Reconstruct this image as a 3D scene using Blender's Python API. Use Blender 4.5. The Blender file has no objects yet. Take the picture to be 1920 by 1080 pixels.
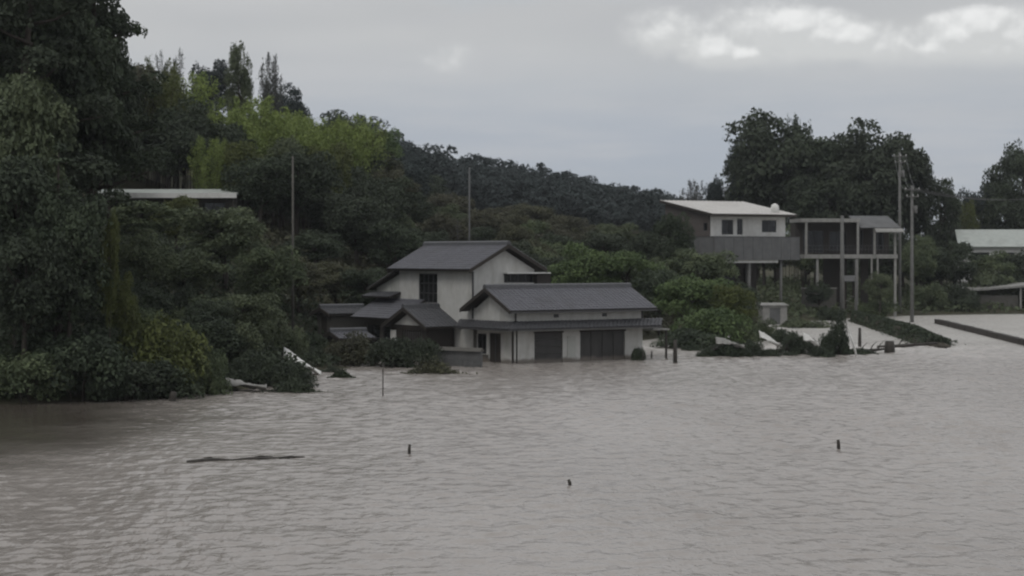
import bpy, math, random
import numpy as np
from mathutils import Vector, Matrix

random.seed(7)
rng = np.random.default_rng(7)
C = bpy.context.scene.collection
S = bpy.context.scene

# ------------------------------------------------------------------ camera, sky, sun, exposure
CAM_Z, FPX, HORIZON = 6.25, 3600.0, 480.0
cam_d = bpy.data.cameras.new('camera')
cam = bpy.data.objects.new('camera', cam_d); C.objects.link(cam)
cam.location = (0, 0, CAM_Z)
cam.rotation_euler = (math.radians(90), 0, 0)
cam_d.sensor_width = 36
cam_d.lens = 36 * FPX / 1920
cam_d.shift_y = -(540 - HORIZON) / 1920
cam_d.clip_start = 0.1
cam_d.clip_end = 9000
cam_d.dof.use_dof = True
cam_d.dof.focus_distance = 15.0
cam_d.dof.aperture_fstop = 4.2
S.camera = cam

S.view_settings.view_transform = 'Standard'
S.view_settings.look = 'None'
S.view_settings.exposure = 0.13
S.view_settings.gamma = 1.0
S.view_settings.use_curve_mapping = False

SUN_EL, SUN_AZ = math.radians(52), math.radians(215)     # azimuth clockwise from +Y; behind the camera on the left
def at(px, py, Y):
    """pixel of the photograph + distance -> world point"""
    return Vector(((px - 960) / FPX * Y, Y, CAM_Z - (py - HORIZON) / FPX * Y))
def xat(px, Y): return (px - 960) / FPX * Y
def ywater(py): return CAM_Z * FPX / (py - HORIZON)

def build_world():
    w = bpy.data.worlds.new('World'); S.world = w
    w.use_nodes = True
    nt = w.node_tree; nt.nodes.clear()
    N = nt.nodes.new; L = nt.links.new
    def math_(op, a, b=None, clamp=False):
        n = N('ShaderNodeMath'); n.operation = op; n.use_clamp = clamp
        for i, v in enumerate((a, b)):
            if v is None: continue
            if hasattr(v, 'is_output'): L(v, n.inputs[i])
            else: n.inputs[i].default_value = v
        return n.outputs[0]
    def rng_(v, a, b, c, d, smooth=True):
        n = N('ShaderNodeMapRange'); n.interpolation_type = 'SMOOTHSTEP' if smooth else 'LINEAR'
        L(v, n.inputs[0])
        for i, q in enumerate((a, b, c, d)): n.inputs[i + 1].default_value = q
        return n.outputs[0]
    def mix(f, a, b):
        n = N('ShaderNodeMix'); n.data_type = 'RGBA'
        for i, v in ((0, f), (6, a), (7, b)):
            if hasattr(v, 'is_output'): L(v, n.inputs[i])
            elif i == 0: n.inputs[0].default_value = v
            else: n.inputs[i].default_value = (*v, 1)
        return n.outputs[2]
    K = 10.0                                              # the background runs at strength 0.1
    def col(r, g, b): return (r * K, g * K, b * K)
    tc = N('ShaderNodeTexCoord'); D = tc.outputs['Generated']
    sep = N('ShaderNodeSeparateXYZ'); L(D, sep.inputs[0]); z = sep.outputs[2]
    def noise(scale, sz, detail, rough=0.55):
        m = N('ShaderNodeMapping'); m.inputs['Scale'].default_value = (scale, scale, scale * sz); L(D, m.inputs[0])
        n = N('ShaderNodeTexNoise'); n.inputs['Scale'].default_value = 1; n.inputs['Detail'].default_value = detail
        n.inputs['Roughness'].default_value = rough
        L(m.outputs[0], n.inputs['Vector']); return n.outputs[0]
    sky = N('ShaderNodeTexSky'); sky.sky_type = 'NISHITA'; sky.sun_disc = False
    sky.sun_elevation = SUN_EL; sky.sun_rotation = SUN_AZ
    # layered overcast: bluish grey low down, neutral grey above, brighter towards the zenith
    c = mix(rng_(z, 0.0, 0.06, 0, 1), col(.365, .41, .46), col(.375, .41, .47))
    c = mix(rng_(z, 0.05, 0.125, 0, 1), c, col(.515, .517, .515))
    c = mix(rng_(z, 0.12, 0.85, 0, 1), c, col(.78, .78, .79))
    streak = noise(7, 7, 5, .6)
    c = mix(rng_(streak, .38, .68, 0, .42), c, col(.52, .52, .53))
    broad = noise(2.6, 5, 3)
    c = mix(rng_(broad, .42, .72, 0, .30), c, col(.30, .315, .355))
    # cumulus puffs sitting on a level base, in view and on round the sky
    blobs = []
    for px, py, r, s in ((1245, 62, 58, .55), (1290, 80, 40, .45), (1340, 98, 46, .9), (1392, 102, 34, .95), (1440, 70, 85, .62), (1488, 52, 46, 1.05),
                         (1535, 72, 62, .95), (1583, 78, 50, 1.05), (1650, 92, 60, .6), (1700, 95, 55, .45), (1765, 92, 46, .7),
                         (1800, 66, 52, .95), (1838, 52, 46, 1.05), (1885, 76, 66, .85), (1955, 80, 70, .9), (840, 120, 52, .3)):
        v = Vector((px - 960, FPX, HORIZON - py)).normalized()
        blobs.append((v, r / FPX, s))
    rr = random.Random(3)
    for k in range(11):
        a = math.radians(30 + k * 29 + rr.uniform(-5, 5))
        v = Vector((math.sin(a), math.cos(a), rr.uniform(.105, .118))).normalized()
        blobs.append((v, rr.uniform(.014, .03), rr.uniform(.5, 1)))
    def field(Dv):
        """lumpy cloud density in direction Dv"""
        f = None
        for v, r, s in blobs:
            a = N('ShaderNodeVectorMath'); a.operation = 'SUBTRACT'; L(Dv, a.inputs[0]); a.inputs[1].default_value = v
            b = N('ShaderNodeVectorMath'); b.operation = 'MULTIPLY'; L(a.outputs[0], b.inputs[0]); b.inputs[1].default_value = (.56 / r, .56 / r, .98 / r)
            l = N('ShaderNodeVectorMath'); l.operation = 'LENGTH'; L(b.outputs[0], l.inputs[0])
            q = math_('MULTIPLY', math_('SUBTRACT', 1.15, l.outputs['Value'], True), s)
            if f is None: f = q
            else:
                n = N('ShaderNodeMath'); n.operation = 'SMOOTH_MAX'; L(f, n.inputs[0]); L(q, n.inputs[1]); n.inputs[2].default_value = .10; f = n.outputs[0]
        def nz(scale, sz, detail, rough):
            m = N('ShaderNodeMapping'); m.inputs['Scale'].default_value = (scale, scale, scale * sz); L(Dv, m.inputs[0])
            n = N('ShaderNodeTexNoise'); n.inputs['Scale'].default_value = 1; n.inputs['Detail'].default_value = detail; n.inputs['Roughness'].default_value = rough
            L(m.outputs[0], n.inputs['Vector']); return math_('SUBTRACT', n.outputs[0], .5)
        ff = math_('ADD', f, math_('MULTIPLY', nz(80, 1.2, 5, .5), .62))
        ff = math_('ADD', ff, math_('MULTIPLY', nz(32, 1.2, 3, .5), .42))
        return f, ff
    f, ff = field(D)
    up = N('ShaderNodeVectorMath'); up.operation = 'ADD'; L(D, up.inputs[0]); up.inputs[1].default_value = (-.0015, 0, .0042)
    _, fu = field(up.outputs[0])
    gate = rng_(f, 0.02, .3, 0, 1)
    puff = math_('MULTIPLY', rng_(ff, .02, .58, 0, 1), gate)
    base = rng_(z, .090, .104, 0.0, 1)
    relief = rng_(math_('SUBTRACT', ff, fu), -.06, .40, 0, 1)          # sunlit tops, shaded undersides
    lit = mix(relief, col(.60, .605, .60), col(.86, .86, .85))
    c = mix(math_('MULTIPLY', math_('MULTIPLY', puff, base), .85), c, lit)
    # a little open sky shows through the layer
    gap = rng_(noise(3.3, 3, 4), .62, .8, 0, .25)
    cov = math_('SUBTRACT', 0.95, gap)
    c = mix(cov, sky.outputs[0], c)
    bg = N('ShaderNodeBackground'); bg.inputs['Strength'].default_value = 0.1; L(c, bg.inputs[0])
    out = N('ShaderNodeOutputWorld'); L(bg.outputs[0], out.inputs[0])
build_world()

sun_d = bpy.data.lights.new('sun', 'SUN'); sun_d.energy = 0.55; sun_d.angle = math.radians(22); sun_d.color = (1, .96, .9)
sun = bpy.data.objects.new('sun', sun_d); C.objects.link(sun)
sd = Vector((math.sin(SUN_AZ) * math.cos(SUN_EL), math.cos(SUN_AZ) * math.cos(SUN_EL), math.sin(SUN_EL)))
sun.rotation_euler = sd.to_track_quat('Z', 'Y').to_euler()

# ------------------------------------------------------------------ materials
def new_mat(name):
    m = bpy.data.materials.new(name); m.use_nodes = True
    nt = m.node_tree; b = nt.nodes['Principled BSDF']
    return m, nt, b
def surf(name, c1, c2, scale=3.0, rough=.7, spec=.3, bump=0.0, stretch=(1, 1, 1), detail=6, dirt=None, dirt_scale=.6, metal=0):
    """two tones mixed by noise, optional shaped dirt, optional relief"""
    m, nt, b = new_mat(name); N = nt.nodes.new; L = nt.links.new
    tc = N('ShaderNodeTexCoord'); mp = N('ShaderNodeMapping'); mp.inputs['Scale'].default_value = stretch
    L(tc.outputs['Object'], mp.inputs[0])
    n = N('ShaderNodeTexNoise'); n.inputs['Scale'].default_value = scale; n.inputs['Detail'].default_value = detail
    n.inputs['Roughness'].default_value = .65; L(mp.outputs[0], n.inputs['Vector'])
    r = N('ShaderNodeMapRange'); r.inputs[1].default_value = .3; r.inputs[2].default_value = .7; L(n.outputs[0], r.inputs[0])
    mx = N('ShaderNodeMix'); mx.data_type = 'RGBA'; mx.inputs[6].default_value = (*c1, 1); mx.inputs[7].default_value = (*c2, 1)
    L(r.outputs[0], mx.inputs[0]); c = mx.outputs[2]
    if dirt:
        n2 = N('ShaderNodeTexNoise'); n2.inputs['Scale'].default_value = dirt_scale; n2.inputs['Detail'].default_value = 8
        n2.inputs['Roughness'].default_value = .7
        mp2 = N('ShaderNodeMapping'); mp2.inputs['Scale'].default_value = (1.6, 1.6, .35); L(tc.outputs['Object'], mp2.inputs[0]); L(mp2.outputs[0], n2.inputs['Vector'])
        r2 = N('ShaderNodeMapRange'); r2.inputs[1].default_value = .48; r2.inputs[2].default_value = .75; r2.inputs[4].default_value = .7; L(n2.outputs[0], r2.inputs[0])
        m2 = N('ShaderNodeMix'); m2.data_type = 'RGBA'; L(r2.outputs[0], m2.inputs[0]); L(c, m2.inputs[6]); m2.inputs[7].default_value = (*dirt, 1); c = m2.outputs[2]
    L(c, b.inputs['Base Color'])
    b.inputs['Roughness'].default_value = rough; b.inputs['Specular IOR Level'].default_value = spec; b.inputs['Metallic'].default_value = metal
    if bump:
        bp = N('ShaderNodeBump'); bp.inputs['Strength'].default_value = bump; bp.inputs['Distance'].default_value = .03
        L(n.outputs[0], bp.inputs['Height']); L(bp.outputs[0], b.inputs['Normal'])
    return m
def tide_mark(m, mud=(.17, .15, .13), z0=.12, z1=.30):
    """mud stain left on a wall by the flood, up to just above the water"""
    nt = m.node_tree; N = nt.nodes.new; L = nt.links.new; b = nt.nodes['Principled BSDF']; src = b.inputs['Base Color'].links[0].from_socket
    tc = N('ShaderNodeTexCoord'); sp = N('ShaderNodeSeparateXYZ'); L(tc.outputs['Object'], sp.inputs[0])
    n = N('ShaderNodeTexNoise'); n.inputs['Scale'].default_value = 2.2; n.inputs['Detail'].default_value = 6; L(tc.outputs['Object'], n.inputs['Vector'])
    a = N('ShaderNodeMath'); a.operation = 'MULTIPLY_ADD'; L(n.outputs[0], a.inputs[0]); a.inputs[1].default_value = -.35; L(sp.outputs[2], a.inputs[2])
    r = N('ShaderNodeMapRange'); r.inputs[1].default_value = z0 - .18; r.inputs[2].default_value = z1 - .18; r.inputs[3].default_value = .9; r.inputs[4].default_value = 0; L(a.outputs[0], r.inputs[0])
    x = N('ShaderNodeMix'); x.data_type = 'RGBA'; L(r.outputs[0], x.inputs[0]); L(src, x.inputs[6]); x.inputs[7].default_value = (*mud, 1); L(x.outputs[2], b.inputs['Base Color'])
def leaf_mat(name, c1, c2, c3):
    """leaf tones vary from clump to clump and from tree to tree"""
    m, nt, b = new_mat(name); N = nt.nodes.new; L = nt.links.new
    tc = N('ShaderNodeTexCoord')
    n = N('ShaderNodeTexNoise'); n.inputs['Scale'].default_value = .9; n.inputs['Detail'].default_value = 4; L(tc.outputs['Object'], n.inputs['Vector'])
    r = N('ShaderNodeMapRange'); r.inputs[1].default_value = .36; r.inputs[2].default_value = .66; L(n.outputs[0], r.inputs[0])
    mx = N('ShaderNodeMix'); mx.data_type = 'RGBA'; mx.inputs[6].default_value = (*c1, 1); mx.inputs[7].default_value = (*c2, 1); L(r.outputs[0], mx.inputs[0])
    oi = N('ShaderNodeObjectInfo')
    m2 = N('ShaderNodeMix'); m2.data_type = 'RGBA'; m2.inputs[7].default_value = (*c3, 1); L(mx.outputs[2], m2.inputs[6])
    q = N('ShaderNodeMath'); q.operation = 'MULTIPLY'; q.inputs[1].default_value = .6; L(oi.outputs['Random'], q.inputs[0]); L(q.outputs[0], m2.inputs[0])
    L(m2.outputs[2], b.inputs['Base Color'])
    b.inputs['Roughness'].default_value = .65; b.inputs['Specular IOR Level'].default_value = .18
    tr = N('ShaderNodeBsdfTranslucent'); L(m2.outputs[2], tr.inputs[0])
    ms = N('ShaderNodeMixShader'); ms.inputs[0].default_value = .22
    L(b.outputs[0], ms.inputs[1]); L(tr.outputs[0], ms.inputs[2]); L(ms.outputs[0], nt.nodes['Material Output'].inputs[0])
    return m
LEAF = {
    'dark':   leaf_mat('leaf_dark', (.036, .049, .032), (.070, .092, .054), (.056, .066, .048)),
    'mid':    leaf_mat('leaf_mid', (.066, .090, .050), (.140, .172, .088), (.108, .124, .078)),
    'olive':  leaf_mat('leaf_olive', (.058, .062, .040), (.110, .114, .064), (.082, .078, .060)),
    'green':  leaf_mat('leaf_green', (.060, .096, .040), (.126, .178, .066), (.098, .132, .060)),
    'bright': leaf_mat('leaf_bright', (.140, .190, .058), (.265, .330, .098), (.195, .245, .078)),
    'yellow': leaf_mat('leaf_yellow', (.068, .084, .030), (.120, .140, .046), (.094, .108, .040)),
    'blue':   leaf_mat('leaf_blue', (.030, .043, .042), (.056, .074, .070), (.044, .053, .054)),
    'straw':  leaf_mat('leaf_straw', (.095, .100, .062), (.150, .155, .100), (.120, .122, .082)),
    'grey':   leaf_mat('leaf_grey', (.080, .090, .084), (.13, .14, .125), (.10, .10, .10)),
}
BARK = surf('bark', (.035, .03, .026), (.085, .075, .065), 4, .9, .1, .5, (3, 3, .6))
M = dict(
    plaster=surf('plaster', (.48, .48, .46), (.58, .58, .56), 2.5, .85, .2, .08, dirt=(.33, .32, .29), dirt_scale=.9),
    plaster2=surf('plaster_grey', (.40, .41, .39), (.50, .51, .48), 2.5, .85, .2, .08, dirt=(.27, .27, .24), dirt_scale=.9),
    tile=surf('roof_tile', (.088, .090, .104), (.135, .137, .155), 5, .5, .45, .1, dirt=(.08, .08, .085), dirt_scale=.5),
    tile_dark=surf('roof_tile_dark', (.055, .057, .062), (.10, .102, .11), 5, .55, .4, .1),
    wood=surf('dark_wood', (.028, .025, .023), (.055, .048, .042), 5, .7, .25, .15, (6, 6, .8)),
    wood2=surf('grey_wood', (.075, .072, .066), (.125, .12, .108), 4, .8, .2, .15, (5, 5, .8)),
    frame=surf('window_frame', (.05, .05, .052), (.075, .075, .078), 6, .45, .4),
    glass=surf('window_glass', (.012, .013, .014), (.02, .021, .023), 2, .08, .5),
    shutter=surf('shutter_metal', (.038, .037, .036), (.062, .060, .058), 3, .5, .4, 0, (1, 1, .4)),
    concrete=surf('concrete', (.22, .22, .21), (.32, .315, .30), 2.5, .9, .2, .15, dirt=(.13, .13, .12), dirt_scale=.7),
    concrete_dark=surf('concrete_dark', (.105, .108, .110), (.15, .152, .153), 1.5, .85, .2, .1, dirt=(.075, .076, .075), dirt_scale=.5),
    white=surf('white_paint', (.60, .60, .58), (.72, .72, .70), 3, .5, .3, dirt=(.42, .41, .38)),
    metal_roof=surf('pale_metal_roof', (.62, .61, .59), (.74, .73, .71), 1.2, .45, .4, 0, (1, 6, 1), dirt=(.5, .49, .47), dirt_scale=.4),
    green_roof=surf('pale_green_roof', (.33, .36, .34), (.42, .45, .42), 1.5, .5, .3, dirt=(.25, .26, .24)),
    brown=surf('brown_siding', (.085, .074, .070), (.122, .108, .102), 3, .8, .2, .1, (1, 1, 4)),
    pole=surf('pole_concrete', (.115, .115, .11), (.17, .17, .165), 3, .85, .2, .05),
    rust=surf('rusty_steel', (.06, .045, .038), (.11, .085, .07), 5, .8, .25),
    earth=surf('earth', (.035, .032, .026), (.075, .068, .052), 2, .95, .1, .4),
    stick=surf('wet_wood', (.030, .027, .024), (.06, .054, .046), 6, .6, .3),
)
for k in ('plaster', 'shutter', 'wood2'): tide_mark(M[k])
def ground_mat():
    m, nt, b = new_mat('ground'); N = nt.nodes.new; L = nt.links.new
    g = N('ShaderNodeNewGeometry')
    n = N('ShaderNodeTexNoise'); n.inputs['Scale'].default_value = .12; n.inputs['Detail'].default_value = 9; n.inputs['Roughness'].default_value = .7; L(g.outputs['Position'], n.inputs['Vector'])
    cr = N('ShaderNodeValToRGB'); e = cr.color_ramp.elements
    e[0].position = .34; e[0].color = (.035, .037, .024, 1); e[1].position = .68; e[1].color = (.088, .085, .052, 1)
    k = e.new(.5); k.color = (.058, .056, .038, 1)
    L(n.outputs[0], cr.inputs[0]); L(cr.outputs[0], b.inputs['Base Color']); b.inputs['Roughness'].default_value = .95; b.inputs['Specular IOR Level'].default_value = .1
    return m
def water_mat():
    m, nt, b = new_mat('flood_water'); N = nt.nodes.new; L = nt.links.new
    g = N('ShaderNodeNewGeometry'); P = g.outputs['Position']
    def noise(s, d, r=.55, st=(1, 1, 1)):
        mp = N('ShaderNodeMapping'); mp.inputs['Scale'].default_value = st; L(P, mp.inputs[0])
        n = N('ShaderNodeTexNoise'); n.inputs['Scale'].default_value = s; n.inputs['Detail'].default_value = d; n.inputs['Roughness'].default_value = r
        L(mp.outputs[0], n.inputs['Vector']); return n.outputs[0]
    silt = noise(.09, 7, .62, (1, .45, 1))
    cr = N('ShaderNodeValToRGB'); e = cr.color_ramp.elements
    e[0].position = .35; e[0].color = (.255, .232, .211, 1); e[1].position = .68; e[1].color = (.335, .310, .287, 1)
    L(silt, cr.inputs[0]); L(cr.outputs[0], b.inputs['Base Color'])
    b.inputs['IOR'].default_value = 1.33; b.inputs['Roughness'].default_value = .24
    # wind ripples: stronger out in the open, flat in the lee of the wooded left bank
    sp = N('ShaderNodeSeparateXYZ'); L(P, sp.inputs[0])
    far = N('ShaderNodeMapRange'); far.interpolation_type = 'SMOOTHSTEP'; far.inputs[1].default_value = 128; far.inputs[2].default_value = 138
    far.inputs[3].default_value = .35; far.inputs[4].default_value = 1.5; L(sp.outputs[1], far.inputs[0])
    gust = N('ShaderNodeMapRange'); gust.inputs[1].default_value = .3; gust.inputs[2].default_value = .7; gust.inputs[3].default_value = .35; gust.inputs[4].default_value = 1.4; L(noise(.06, 5, .55, (1, .5, 1)), gust.inputs[0])
    amp = N('ShaderNodeMath'); amp.operation = 'MULTIPLY'; L(far.outputs[0], amp.inputs[0]); L(gust.outputs[0], amp.inputs[1])
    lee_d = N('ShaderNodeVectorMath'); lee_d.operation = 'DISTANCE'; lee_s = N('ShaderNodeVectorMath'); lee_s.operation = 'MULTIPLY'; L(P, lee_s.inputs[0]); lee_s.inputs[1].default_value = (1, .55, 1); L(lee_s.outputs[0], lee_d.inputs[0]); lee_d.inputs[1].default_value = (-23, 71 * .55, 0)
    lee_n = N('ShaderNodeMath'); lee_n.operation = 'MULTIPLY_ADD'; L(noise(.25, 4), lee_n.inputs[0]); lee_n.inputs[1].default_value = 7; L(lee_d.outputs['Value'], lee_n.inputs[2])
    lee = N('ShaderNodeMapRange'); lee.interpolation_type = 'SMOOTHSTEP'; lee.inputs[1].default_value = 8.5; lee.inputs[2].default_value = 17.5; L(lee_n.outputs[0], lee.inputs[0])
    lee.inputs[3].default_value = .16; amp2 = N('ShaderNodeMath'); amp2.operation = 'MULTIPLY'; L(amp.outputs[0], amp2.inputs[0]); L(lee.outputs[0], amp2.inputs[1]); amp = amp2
    lr = N('ShaderNodeMapRange'); lr.inputs[1].default_value = .16; lr.inputs[3].default_value = .07; lr.inputs[4].default_value = .21; L(lee.outputs[0], lr.inputs[0]); L(lr.outputs[0], b.inputs['Roughness'])
    clear = N('ShaderNodeMix'); clear.data_type = 'RGBA'; L(lee.outputs[0], clear.inputs[0]); clear.inputs[6].default_value = (.055, .044, .031, 1)      # darker brown mixed into the water colour in the still corner
    pale = N('ShaderNodeMix'); pale.data_type = 'RGBA'; L(cr.outputs[0], pale.inputs[6]); pale.inputs[7].default_value = (.60, .58, .545, 1)      # water colour turns paler towards the back
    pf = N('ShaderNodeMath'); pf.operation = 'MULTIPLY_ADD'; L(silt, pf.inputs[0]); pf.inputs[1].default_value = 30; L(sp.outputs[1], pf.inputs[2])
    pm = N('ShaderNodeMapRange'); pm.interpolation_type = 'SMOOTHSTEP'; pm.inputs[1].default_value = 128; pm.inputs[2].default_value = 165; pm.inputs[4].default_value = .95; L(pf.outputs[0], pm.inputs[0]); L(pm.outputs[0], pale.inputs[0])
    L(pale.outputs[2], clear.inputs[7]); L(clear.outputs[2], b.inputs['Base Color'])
    a = noise(2.9, 3, .5, (1, .5, 1)); c = noise(.95, 2, .45, (1, .55, 1))
    s1 = N('ShaderNodeMath'); s1.operation = 'MULTIPLY'; s1.inputs[1].default_value = 1.6; L(c, s1.inputs[0])
    s2 = N('ShaderNodeMath'); s2.operation = 'ADD'; L(a, s2.inputs[0]); L(s1.outputs[0], s2.inputs[1])
    s3 = N('ShaderNodeMath'); s3.operation = 'MULTIPLY'; L(s2.outputs[0], s3.inputs[0]); L(amp.outputs[0], s3.inputs[1])
    bp = N('ShaderNodeBump'); bp.inputs['Strength'].default_value = 1; bp.inputs['Distance'].default_value = .32; L(s3.outputs[0], bp.inputs['Height'])
    L(bp.outputs[0], b.inputs['Normal'])
    return m

# ------------------------------------------------------------------ mesh helpers
def link(o, parent=None):
    C.objects.link(o)
    if parent is not None: o.parent = parent
    return o
class MB:
    def __init__(s): s.v = []; s.f = []
    def add(s, vs, fs):
        k = len(s.v); s.v += [tuple(p) for p in vs]; s.f += [tuple(i + k for i in f) for f in fs]; return s
    def box(s, x0, x1, y0, y1, z0, z1):
        return s.add([(x0, y0, z0), (x1, y0, z0), (x1, y1, z0), (x0, y1, z0), (x0, y0, z1), (x1, y0, z1), (x1, y1, z1), (x0, y1, z1)],
                     [(0, 3, 2, 1), (4, 5, 6, 7), (0, 1, 5, 4), (1, 2, 6, 5), (2, 3, 7, 6), (3, 0, 4, 7)])
    def slab(s, a, b, c, d, t):
        """quad a,b,c,d (counter-clockwise seen from outside) thickened inwards by t"""
        a, b, c, d = map(Vector, (a, b, c, d)); n = (b - a).cross(d - a).normalized() * t
        return s.add([a, b, c, d, a - n, b - n, c - n, d - n], [(0, 1, 2, 3), (7, 6, 5, 4), (0, 4, 5, 1), (1, 5, 6, 2), (2, 6, 7, 3), (3, 7, 4, 0)])
    def prism(s, poly, off):
        off = Vector(off); k = len(poly); vs = [Vector(p) for p in poly]; vs += [p + off for p in vs]
        return s.add(vs, [tuple(range(k)), tuple(range(2 * k - 1, k - 1, -1))] + [(i, i + k, (i + 1) % k + k, (i + 1) % k) for i in range(k)])
    def tube(s, pts, rad, n=7, caps=True):
        pts = [Vector(p) for p in pts]; rings = []
        for i, p in enumerate(pts):
            t = (pts[min(i + 1, len(pts) - 1)] - pts[max(i - 1, 0)]).normalized()
            a = t.cross(Vector((0, 0, 1)))
            if a.length < 1e-3: a = t.cross(Vector((0, 1, 0)))
            a.normalize(); b = t.cross(a)
            rings.append([p + (a * math.cos(2 * math.pi * j / n) + b * math.sin(2 * math.pi * j / n)) * rad[i] for j in range(n)])
        fs = []
        for i in range(len(pts) - 1):
            for j in range(n):
                fs.append((i * n + j, i * n + (j + 1) % n, (i + 1) * n + (j + 1) % n, (i + 1) * n + j))
        if caps: fs += [tuple(range(n - 1, -1, -1)), tuple((len(pts) - 1) * n + j for j in range(n))]
        return s.add([p for r in rings for p in r], fs)
    def mesh(s, name, mat, smooth=False):
        me = bpy.data.meshes.new(name); me.from_pydata(s.v, [], s.f); me.materials.append(mat); me.update()
        if smooth: me.polygons.foreach_set('use_smooth', [True] * len(me.polygons))
        return me
    def build(s, name, mat, parent=None, smooth=False, label=None, kind=None):
        o = link(bpy.data.objects.new(name, s.mesh(name, mat, smooth)), parent)
        if label: o['label'] = label
        if kind: o['kind'] = kind
        return o
def box(name, mat, parent, *b, **k): return MB().box(*b).build(name, mat, parent, **k)
def tag(o, label, cat, group=None, kind=None):
    o['label'] = label; o['category'] = cat
    if group: o['group'] = group
    if kind: o['kind'] = kind
    return o
def thing(name, label, cat, loc=(0, 0, 0), rz=0.0, group=None):
    o = link(bpy.data.objects.new(name, None)); o.empty_display_size = .5
    o.location = loc; o.rotation_euler = (0, 0, rz)
    return tag(o, label, cat, group)
def structure(name, me, parent=None):
    o = link(bpy.data.objects.new(name, me), parent); o['kind'] = 'structure'; return o
def copy_tree(o, parent=None):
    c = o.copy(); C.objects.link(c); c.parent = parent
    for ch in list(o.children): copy_tree(ch, c)
    return c
def np_mesh(name, verts, quads, mat):
    me = bpy.data.meshes.new(name)
    me.vertices.add(len(verts)); me.vertices.foreach_set('co', verts.astype(np.float32).ravel())
    k = len(quads); me.loops.add(4 * k); me.loops.foreach_set('vertex_index', quads.astype(np.int32).ravel())
    me.polygons.add(k); me.polygons.foreach_set('loop_start', np.arange(0, 4 * k, 4, dtype=np.int32))
    me.polygons.foreach_set('loop_total', np.full(k, 4, dtype=np.int32))
    me.materials.append(mat); me.update(calc_edges=True); return me

# ------------------------------------------------------------------ terrain
ctrl = []
def cp(px, Y, z): ctrl.append((xat(px, Y), Y, z))
for px, py in ((-200, 768), (0, 757), (200, 750), (330, 742), (400, 736), (480, 727)):
    Y = ywater(py); cp(px, Y, .05); cp(px, Y - 6, -1.2); cp(px, Y + 5, 1.3)
for px, Y, z in ((0, 98, 5), (0, 125, 11), (0, 165, 18), (0, 230, 28), (-300, 110, 9), (-300, 160, 20), (200, 98, 3), (200, 122, 7), (200, 152, 8.6), (200, 185, 14), (200, 240, 23),
                 (400, 102, 1.6), (400, 122, 4.5), (400, 152, 8.6), (400, 195, 13.5), (400, 250, 19.5), (520, 98, .3), (560, 100, -.5), (590, 112, -.4), (570, 122, .4),
                 (560, 135, 3), (560, 170, 8), (560, 250, 18), (560, 350, 24), (640, 108, .1), (640, 124, .5), (700, 140, 1.5), (700, 170, 4.5), (700, 250, 12), (700, 350, 21), (690, 420, 29),
                 (780, 420, 22), (900, 135, .5), (900, 170, 3), (900, 250, 7.5), (900, 350, 12), (880, 450, 18.5), (1000, 450, 19), (1100, 140, .3), (1100, 170, 2.6), (1100, 250, 5.5),
                 (1100, 350, 10), (1080, 470, 16), (1200, 500, 13.5), (1240, 560, 12), (1240, 150, .2), (1250, 190, 3), (1240, 300, 6), (1400, 168, .3), (1400, 195, 1.5), (1400, 260, 3),
                 (1600, 198, .2), (1600, 260, 2.5), (1600, 400, 4), (1750, 206, .2), (1900, 210, .2), (1900, 265, 2), (2200, 212, .3), (2200, 280, 2.5), (1900, 420, 4),
                 (1400, 150, -.8), (1330, 135, -.7), (1500, 172, -.6), (1650, 180, -1), (1800, 150, -1.2), (1900, 185, -1), (1500, 130, -1), (2200, 190, -1), (2200, 120, -1.5),
                 (960, 112, -.8), (1100, 116, -.8), (800, 114, -.7), (860, 122, -.5), (700, 118, -.35), (1180, 125, -.7), (1000, 126, -.4), (640, 100, -1),
                 (960, 95, -1.5), (1400, 100, -1.5), (1900, 100, -1.5), (700, 80, -1.6), (1200, 70, -1.8), (400, 70, -1.6), (0, 65, -1.6), (1900, 60, -1.8)):
    cp(px, Y, z)
for X, Y, z in ((0, 30, -2), (-25, 30, -2), (25, 30, -2), (0, 9, -.5), (30, 9, -.5), (-30, 9, -.5), (0, 2, 4.6), (-20, 2, 4.6), (20, 2, 4.6), (0, -30, 4.6), (0, -400, 5), (-600, 0, 12), (600, 0, 5),
                (-150, 250, 30), (-300, 500, 34), (0, 700, 20), (300, 700, 8), (200, 300, 4), (-900, 900, 25), (0, 1300, 8), (900, 900, 5), (0, 3500, 4), (3000, 3000, 4), (-3000, 3000, 6), (3000, -2000, 4), (-3000, -2000, 5)):
    ctrl.append((X, Y, z))
ctrl = np.array(ctrl)
def phi(a, b): return np.sqrt(((a[:, None, :] - b[None, :, :]) ** 2).sum(-1) + 4.0)
Aq = np.zeros((len(ctrl) + 1,) * 2); Aq[:-1, :-1] = phi(ctrl[:, :2], ctrl[:, :2]); Aq[-1, :-1] = 1; Aq[:-1, -1] = 1
wts = np.linalg.solve(Aq, np.append(ctrl[:, 2], 0))
def heights(xy):
    out = np.empty(len(xy))
    for i in range(0, len(xy), 20000): out[i:i + 20000] = phi(xy[i:i + 20000], ctrl[:, :2]) @ wts[:-1] + wts[-1]
    n = .5 * np.sin(xy[:, 0] * .31 + 1.3 * np.sin(xy[:, 1] * .17)) + .4 * np.sin(xy[:, 1] * .43 + xy[:, 0] * .11)
    return out + n * .45 * np.clip((out - .8) / 4, 0, 1)
def H(x, y): return float(heights(np.array([[x, y]]))[0])
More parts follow.
